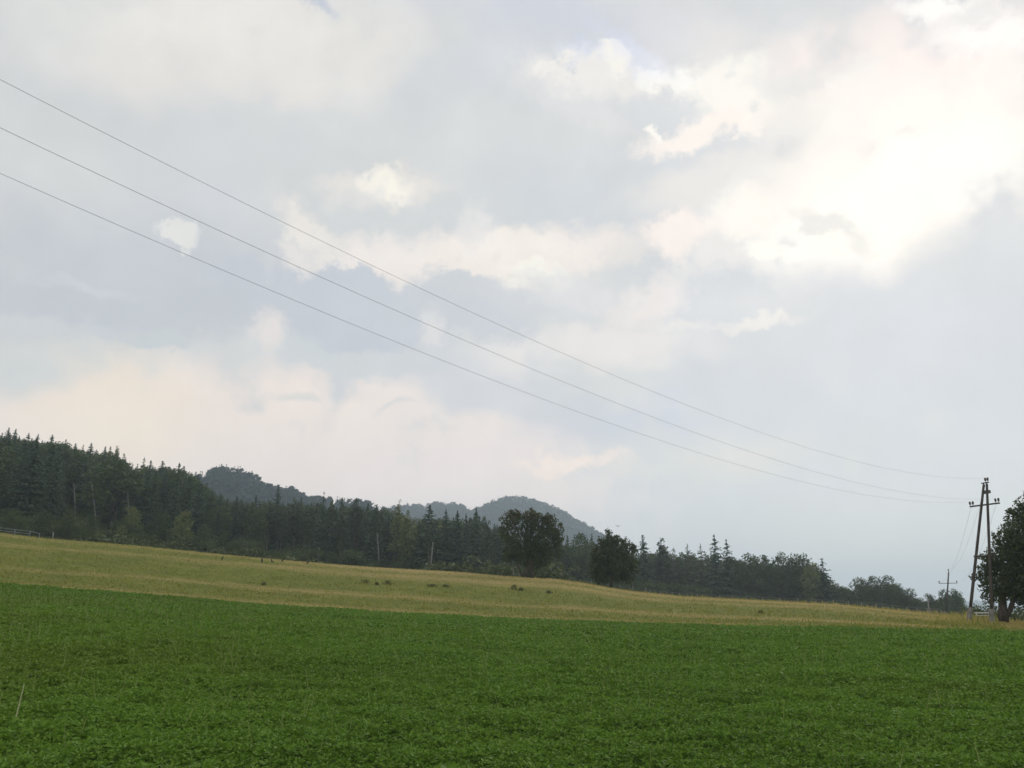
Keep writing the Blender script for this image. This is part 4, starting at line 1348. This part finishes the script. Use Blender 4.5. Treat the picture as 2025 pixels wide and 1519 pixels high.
def insulator(p, up, s, parent, mat=M_INS):
    """pin with a stacked bell insulator"""
    m = MB()
    z = Vector((0, 0, 1))
    prof_ = [(0, .018), (.10, .018), (.10, .055), (.15, .075), (.17, .05), (.20, .085), (.25, .09), (.28, .06), (.31, .075), (.35, .05), (.37, .02)]
    m.tube([Vector(p) + z * (h * s) + Vector((1e-4 * i, 0, 0)) for i, (h, r) in enumerate(prof_)], [r * s for h, r in prof_], 10)
    return m.build('insulator', mat, parent, smooth=True)


BL = at(1919, 1002, 74.0)
BR = atz(1975.5, 995, BL.z)
bar_dir = (BR - BL).normalized()
perp = Vector((-bar_dir.y, bar_dir.x, 0))
MID = (BL + BR) / 2
RB = math.hypot(MID.x, MID.y)
gpy = empty('wooden_pylon', (0, 0, 0))
topc = at(1948.5, 958, RB)
Lb = at(1914.5, 1224, RB - .2); Lb.z = float(ground_z(Lb.x, Lb.y)) - .1
Rb = at(1960.5, 1227, RB - .4); Rb.z = float(ground_z(Rb.x, Rb.y)) - .1
piv = Vector((topc.x, topc.y, (Lb.z + Rb.z) / 2 + .1))
gpy.location = piv
for (bs, dsg) in ((Lb, -1), (Rb, 1)):
    tp = topc + bar_dir * .13 * dsg
    leg = MB()
    sL = bs + (tp - bs) * .085
    pts = [sL + (tp - sL) * (i / 6) - piv for i in range(7)]
    leg.tube(pts, [.118 - .005 * i for i in range(7)], 12)
    lg = leg.build('pole', M_POLE, gpy, smooth=True)
    st_ = MB()
    ax = (tp - bs).normalized()
    c = bs + ax * .5 - piv
    e2 = ax.cross(bar_dir).normalized()
    st_.box(c, ax * .70, bar_dir * .135, e2 * .13)
    st_.build('concrete_foot', M_STUB, gpy)
# head clamp block, crossbars
cb = MB()
cb.box(MID - piv, (BR - BL) * .52, perp * .05, Vector((0, 0, .055)))
cb.build('crossbar', M_IRON, gpy)
lo = at(1944, 1100, RB)
la = Lb + (topc - Lb) * ((lo.z - Lb.z) / (topc.z - Lb.z)); ra = Rb + (topc - Rb) * ((lo.z - Rb.z) / (topc.z - Rb.z))
MB().tube([la - piv - (ra - la).normalized() * .3 + perp * .16, ra - piv + (ra - la).normalized() * .3 + perp * .16], .075, 8).build('brace', M_POLE, gpy, smooth=True)
tb = topc + Vector((0, 0, .12))
MB().box(tb - piv, bar_dir * .30, perp * .05, Vector((0, 0, .04))).box(tb - piv - bar_dir * .13 - Vector((0, 0, .15)), bar_dir * .03, perp * .04, Vector((0, 0, .2))).box(tb - piv + bar_dir * .13 - Vector((0, 0, .15)), bar_dir * .03, perp * .04, Vector((0, 0, .2))).build('head_bracket', M_IRON, gpy)
MB().box(topc - piv - Vector((0, 0, .6)), bar_dir * .26, perp * .13, Vector((0, 0, .12))).build('clamp', M_IRON, gpy)
ins_pts = {}
for key, p in (('t1', tb + bar_dir * .05), ('t2', tb + bar_dir * .25), ('l1', BL), ('l2', BL + bar_dir * .25), ('r1', BR - bar_dir * .25), ('r2', BR)):
    insulator(p - piv + Vector((0, 0, .04)), 1, 1.0, gpy)
    ins_pts[key] = p + Vector((0, 0, .38))
tag(gpy, 'tall A shaped wooden pylon on pale concrete feet at the field edge', 'utility pole')

# distant pole
pb = at(1869, 1217, 205); pb.z = float(ground_z(pb.x, pb.y))
pt = at(1876, 1131, 205)
gp2 = empty('utility_pole', pb)
MB().tube([Vector((0, 0, -.2)), (pt - pb) * .5, pt - pb], [.2, .17, .13], 10).build('pole', M_POLE, gp2, smooth=True)
MB().box(Vector((-.12, -.05, .7)), Vector((.17, 0, 0)), Vector((0, .15, 0)), Vector((0, 0, 1.0))).build('concrete_foot', M_STUB, gp2)
pc = at(1875, 1153.5, 205) - pb
ldir = (pb - piv); ldir.z = 0; ldir.normalize()
bd2 = Vector((ldir.y, -ldir.x, 0))
hw = 14.2 * 205 / F
MB().box(pc, bd2 * hw * 0.98, ldir * .05, Vector((0, 0, .06))).build('crossbar', M_IRON, gp2)
tips2 = []
for sgn in (-1, 1):
    p = pc + bd2 * hw * .94 * sgn
    insulator(p, 1, 1.5, gp2)
    tips2.append(p + pb + Vector((0, 0, .55)))
insulator(pt - pb + Vector((0, 0, 0)), 1, 1.6, gp2)
tips2.append(pt + Vector((0, 0, .6)))
tag(gp2, 'distant single utility pole with one crossbar in front of low trees', 'utility pole')

# wires
D = Vector((math.cos(math.radians(226.0)), math.sin(math.radians(226.0)), 0))
for key, lab, ca_, cb_ in (('t1', 'thin overhead wire running from the top of the pylon, uppermost of three', -.12156, .0018464),
                 ('r1', 'middle of the three overhead wires, running to the right crossbar end', -.11054, .0017366),
                 ('l1', 'lowest of the three overhead wires, running to the left crossbar end', -.10825, .0017202)):
    P0 = ins_pts[key]
    # sag fitted to the sight lines of the hanging wire
    Nn = Vector((-D.y, D.x, 0)); rows = []; rhs = []
    for (u, v) in {'t1': [(0, 162), (120, 219), (300, 305), (560, 438), (740, 528), (1012, 655), (1200, 738), (1500, 853), (1750, 925)],
                   'r1': [(0, 256), (240, 365), (480, 475), (660, 560), (1012, 712), (1340, 845), (1560, 918)],
                   'l1': [(0, 343), (240, 446), (500, 560), (1012, 768), (1300, 872), (1600, 950)]}[key]:
        d = ray(u, v); c0 = Vector((0, 0, EYE)); t_ = (P0 - c0).dot(Nn) / d.dot(Nn); X_ = c0 + d * t_; s_ = (X_ - P0).dot(D)
        rows.append([s_ / t_, s_ * s_ / t_]); rhs.append((X_.z - P0.z) / t_)
    ca_, cb_ = np.linalg.lstsq(np.array(rows), np.array(rhs), rcond=None)[0]
    pts = []
    for i in range(49):
        s = 92.0 * i / 48
        pts.append(P0 + D * s + Vector((0, 0, ca_ * s + cb_ * s * s)))
    m = MB().tube([p - P0 for p in pts], .0046, 6)
    o = m.build('overhead_wire', M_WIRE, loc=P0)
    tag(o, lab, 'wire', 'overhead wires')
for a, q, lab in (('l2', tips2[0], 'faint wire from the left crossbar end down to the distant pole'),
                  ('t2', tips2[2], 'faint wire from the pylon head down to the distant pole tip'),
                  ('r2', tips2[1], 'faint wire from the right crossbar end down to the distant pole')):
    P0 = ins_pts[a]
    pts = []
    for i in range(31):
        f = i / 30
        p = P0.lerp(q, f); p.z -= 4 * 2.0 * f * (1 - f)
        pts.append(p - P0)
    o = MB().tube(pts, .008, 5).build('overhead_wire', M_WIRE, loc=P0)
    tag(o, lab, 'wire', 'overhead wires')
# slack jumpers at the pylon head
for a, b2, lab in (('l1', 'l2', 'short looped jumper wire on the left crossbar end'), ('t1', 't2', 'short looped jumper wire on the pylon head'), ('r1', 'r2', 'short looped jumper wire on the right crossbar end')):
    p, q = ins_pts[a], ins_pts[b2]
    pts = [p.lerp(q, i / 8) + Vector((0, 0, -.16 * math.sin(PI * i / 8))) - p for i in range(9)]
    o = MB().tube(pts, .008, 5).build('jumper_wire', M_WIRE, loc=p)
    tag(o, lab, 'wire', 'jumper wires')

# ------------------------------------------------------------------ fence along the crest, posts
M_POSTW = solid_mat('grey_post_wood', (0.20, 0.185, 0.16), (0.36, 0.33, 0.29), 5, .9, (1, 1, .3))
M_RAIL = solid_mat('galvanised_rail', (0.24, 0.27, 0.28), (0.36, 0.39, 0.40), 3, .5, metal=.2)
M_WHITE = solid_mat('white_paint', (0.62, 0.62, 0.58), (0.78, 0.78, 0.75), 4, .6)
crest_v = lambda u: float(np.interp(AZU(u), *CREST))
fence = None
fpts = []
for u, hpx in ((1128, 7), (1150, 8), (1170, 8), (1192, 9), (1228, 9), (1248, 11), (1254, 17), (1278, 11), (1288, 8), (1298, 8), (1308, 7), (1318, 7), (1330, 6), (1345, 6), (1362, 6), (1380, 6), (1400, 6), (1425, 6), (1450, 6), (1478, 6), (1510, 6), (1545, 6), (1580, 6), (1615, 6), (1650, 7), (1680, 6), (1706, 6), (1735, 6), (1765, 6), (1795, 6), (1815, 6), (1842, 6), (1852, 6), (1862, 6)):
    r = float(crest_r(AZU(u))) + 5
    a = AZU(u); x, y = r * math.sin(a), r * math.cos(a); z = float(ground_z(x, y))
    h = hpx * r / F + .25
    fpts.append((Vector((x, y, z)), h))
fence = empty('wire_fence', fpts[0][0])
f0 = fpts[0][0]
for p, h in fpts:
    q = p - f0; dx_ = random.uniform(-.06, .06)
    MB().tube([q - Vector((0, 0, .2)), q + Vector((dx_, 0, h * .5)), q + Vector((dx_ * 2, 0, h))], [.075, .07, .06], 7).build('post', M_POSTW, fence)
wm = MB()
for k in (.45, .85):
    wm.tube([p - f0 + Vector((0, 0, .85 * k)) for p, h in fpts], .006, 4)
wm.build('wire', M_WIRE, fence)
tag(fence, 'low pasture fence of grey posts and wire along the field crest', 'fence')


def post(u, vt, vb, r, rad, label, lean=0.0, name='wooden_post', mat=None):
    p = at(u, vb, r); z = float(ground_z(p.x, p.y)); t = at(u + lean, vt, r)
    root = Vector((p.x, p.y, z))
    m = MB().tube([Vector((0, 0, -.2)), (t - root) * .5, t - root], [rad, rad * .95, rad * .8], 8)
    o = m.build(name, mat or M_POSTW, loc=root, smooth=True)
    tag(o, label, 'post')


post(1015.5, 1126, 1146, 130, .10, 'pale upright post just left of the large round tree trunk')
post(104.5, 1052, 1066, 152, .09, 'lone pale post right of the metal railing end', 1)
post(1836.5, 1184, 1215, 150, .12, 'thin pale post between low trees left of the distant pole', -1.5)
post(1832, 1203, 1215, 150, .08, 'short leaning strut post beside the thin pale post', 1.5)
post(1665, 1181, 1197, 135, .07, 'dark thin post at the crest beyond the last spruce', 0, mat=M_BARK)

# metal railing at far left
rl = []
for u, vt in ((-90, 1030), (-45, 1036), (0, 1043), (30, 1047), (60, 1050), (78.5, 1055)):
    r = 158; p = at(u, vt, r); rl.append((Vector((p.x, p.y, float(ground_z(p.x, p.y)))), p))
ro = rl[0][0]
rail = empty('metal_railing', ro)
for g_, t in rl:
    MB().tube([g_ - ro - Vector((0, 0, .3)), t - ro], .055, 8).build('post', M_RAIL, rail)
for k in range(3):
    m = MB().tube([t - ro - Vector((0, 0, .05 + .42 * k)) for g_, t in rl[:(6 if k == 0 else 5)]], .04, 8)
    m.build('rail', M_RAIL, rail)
tag(rail, 'grey metal railing with three bars at the left field corner', 'railing')

# white bench by the pylon
wb = at(1946, 1224, 84); wb.z = float(ground_z(wb.x, wb.y))
bench = empty('white_bench', wb, math.radians(-18))
MB().box((0, 0, .42), (.62, 0, 0), (0, .19, 0), (0, 0, .03)).build('seat', M_WHITE, bench)
MB().box((0, .2, .66), (.66, 0, 0), (0, .02, 0), (0, 0, .055)).box((-.5, .2, .52), (.03, 0, 0), (0, .018, 0), (0, 0, .085)).box((.5, .2, .52), (.03, 0, 0), (0, .018, 0), (0, 0, .085)).build('backrest', M_WHITE, bench)
for sx in (-.5, .5):
    MB().box((sx, 0, .17), (.05, 0, 0), (0, .16, 0), (0, 0, .22)).build('leg', M_STUB, bench)
tag(bench, 'small white bench in dry grass between the pylon feet', 'bench')

# ------------------------------------------------------------------ crows on the field and a bird in the air
M_CROW = solid_mat('black_feathers', (0.012, 0.012, 0.014), (0.03, 0.03, 0.032), 20, .6)


def bird_mesh(size, wings, rg):
    """body, neck, head, beak and tail as one skin; optional raised wings"""
    m = MB()
    body = [(-.26, 0, .10), (-.18, 0, .14), (-.05, 0, .20), (.08, 0, .25), (.16, 0, .30), (.20, 0, .34), (.25, 0, .345), (.34, 0, .335)]
    rad = [.02, .045, .085, .085, .055, .05, .04, .006]
    m.tube([Vector(p) * size for p in body], [r * size for r in rad], 8)
    for s in (-1, 1):
        m.tube([Vector((.02, s * .04, .16)) * size, Vector((.03, s * .045, -.02)) * size], .01 * size, 5)
    if wings:
        for s in (-1, 1):
            b0 = len(m.v)
            pts = [(-.10, s * .05, .24), (.12, s * .05, .27), (.14, s * .30, .36 + .1 * wings), (.05, s * .55, .30 + .2 * wings), (-.10, s * .50, .30 + .18 * wings), (-.12, s * .28, .32 + .1 * wings)]
            for dz_ in (0, .012):
                for p in pts: m.v.append((Vector(p) + Vector((0, 0, dz_))) * size)
            m.f.append(tuple(b0 + i for i in range(6))[::-1]); m.f.append(tuple(b0 + 6 + i for i in range(6)))
            for i in range(6):
                m.f.append((b0 + i, b0 + (i + 1) % 6, b0 + 6 + (i + 1) % 6, b0 + 6 + i))
    return m


for u, vb, wings, rot, lab in ((404, 1104, .8, .3, 'black crow with raised wings just above the field crest, leftmost of the crows'),
                               (440.5, 1107, 0, 1.2, 'upright black crow on the crest, second from the left'),
                               (517.5, 1113, 0, 2.0, 'largest upright black crow on the field crest'),
                               (536, 1112, 0, 2.8, 'tiny black crow right of the largest one'),
                               (560, 1111, 0, 0.2, 'low crouched crow where crest meets dark wood'),
                               (609.5, 1115.5, 0, .4, 'rightmost black crow sitting low on the crest')):
    r = min(np.arange(90, float(crest_r(AZU(u))), .5), key=lambda q: abs(at(u, vb + 1, q).z - float(ground_z(at(u, vb + 1, q).x, at(u, vb + 1, q).y))))
    p = at(u, vb, float(r))
    gz = float(ground_z(p.x, p.y))
    p.z = gz + (.9 if wings else .06)
    o = bird_mesh(1.5 if u == 517.5 else 1.05, wings, None).build('crow', M_CROW, loc=p, smooth=False)
    o.rotation_euler = (0, -.5 if not wings else 0, rot)
    tag(o, lab, 'bird', 'crows on the field crest')
p = at(1222, 1043, 120)
o = bird_mesh(.75, .25, None).build('flying_bird', M_CROW, loc=p)
o.rotation_euler = (.1, 0, 1.5)
tag(o, 'small bird gliding just above the pointed lone tree', 'bird')

# ------------------------------------------------------------------ weed clumps in the mown field
M_WEED = leaf_mat('weed_leaves', (0.08, 0.10, 0.022), (0.16, 0.18, 0.045), (0.15, 0.11, 0.06), trans=.2, nscale=.8)
for u, v, w, h, lab in ((722, 1154, 1.1, .55, 'dark weed clump, biggest and leftmost in the mown field'), (766, 1156, .9, .55, 'weed clump with upright stems right of the biggest one'),
                        (745, 1157, .3, .35, 'small weed tuft between the two bigger left clumps'), (855, 1160, .9, .35, 'flat weed clump in the middle of the mown field'),
                        (882, 1161, .7, .35, 'flat weed tuft right of the middle clump'), (1016, 1166, .6, .7, 'upright dark weed below the lone round tree'),
                        (1030, 1168, .6, .4, 'squat dark weed beside the upright one'), (1085, 1174, .5, .4, 'brownish weed tuft right of the lone tree'),
                        (522, 1157, .4, .3, 'single small weed in the left part of the mown field'), (1505, 1213, .35, .3, 'single dark weed low in the right of the mown field')):
    d = ray(u, v)
    r = 60.0
    best = None
    for rr in np.arange(52, 140, .5):
        a = math.atan2(d.x, d.y); z = EYE + rr * d.z / math.hypot(d.x, d.y)
        g_ = float(ground_z(rr * math.sin(a), rr * math.cos(a)))
        if best is None or abs(z - g_) < best[0]: best = (abs(z - g_), rr, g_, a)
    _, rr, g_, a = best
    rg = np.random.default_rng(int(u))
    n = 150; h *= .75
    P = np.stack([rg.normal(size=n) * w * .4, rg.normal(size=n) * w * .4, rg.random(n) * h], 1)
    P[:, :2] *= (1.2 - P[:, 2:3] / h * .7)
    Dn = np.stack([rg.normal(size=n) * .4, rg.normal(size=n) * .4, np.ones(n)], 1)
    V, Fq = leaf_quads(P, Dn, rg.uniform(.12, .26, n), 2.6, rg)
    me = mesh_np('weed_clump', V, Fq, 4, [M_WEED], {'tint': ('FACE', rg.random(n)), 'warm': ('FACE', rg.random(n) ** 2)})
    o = link('weed_clump', me, loc=(rr * math.sin(a), rr * math.cos(a), g_))
    tag(o, lab, 'weed', 'weed clumps in the mown field')

# one long pale stalk near the lower left corner
for rr in np.arange(14, 5, -.1):
    q = at(48, 1352, rr)
    if q.z - float(ground_z(q.x, q.y)) > .62: break
p = at(22, 1412, rr - .1)
p.z = float(ground_z(p.x, p.y)) + .05
o = MB().tube([Vector((0, 0, 0)), (q - p) * .5 + Vector((.01, 0, .01)), q - p], [.009, .008, .004], 6).build('straw_stalk', solid_mat('dry_stalk', (.36, .38, .18), (.50, .50, .28)), loc=p)
tag(o, 'single long pale straw stalk leaning out of the crop at lower left', 'stalk')

# ------------------------------------------------------------------ farm track at the right edge
M_TRACK = solid_mat('track_dirt', (0.30, 0.25, 0.17), (0.44, 0.37, 0.26), 2, .95)
for k, (u0, va, vb) in enumerate(((1985, 1239, 1236.5), (1996, 1246.5, 1240.5))):
    A_ = []
    for i in range(24):
        f = i / 23
        u = u0 + (2130 - u0) * f
        v = va + (vb - va) * f * 1.6
        d = ray(u, v)
        a = math.atan2(d.x, d.y)
        r = float(edge_r(a)) + 1.2 + k * (-.2) + (0 if k else 6.5)
        wd_ = (.25 + 1.3 * min(1, f * 3)) * (1 + .2 * math.sin(i * 1.7))
        for s in (0, 1):
            rr = r + s * wd_
            x, y = rr * math.sin(a), rr * math.cos(a)
            A_.append((x, y, float(ground_z(x, y)) + .09))
    f_ = [(2 * i, 2 * i + 2, 2 * i + 3, 2 * i + 1) for i in range(23)]
    me = bpy.data.meshes.new('dirt_track')
    me.from_pydata(A_, [], f_)
    me.materials.append(M_TRACK)
    tag(link('dirt_track', me), 'pale dirt wheel track coming in from the right edge', 'track', kind='structure')

# ------------------------------------------------------------------ haze
hz = MB().box((0, 0, 112), (6400, 0, 0), (0, 6400, 0), (0, 0, 165))
hm = bpy.data.materials.new('haze')
hm.use_nodes = True
hm.node_tree.nodes.clear()
hb = NB(hm.node_tree)
pv = hb.n('ShaderNodeVolumePrincipled')
pv.inputs['Color'].default_value = (0.74, 0.87, 1.0, 1)
pv.inputs['Density'].default_value = 3.1e-4
pv.inputs['Anisotropy'].default_value = 0.45
oo = hb.n('ShaderNodeOutputMaterial')
hm.node_tree.links.new(pv.outputs[0], oo.inputs['Volume'])
o = hz.build('haze', hm)
tag(o, 'thin pale haze over the whole landscape', 'haze', kind='stuff')
print('zmin', Zg.min())
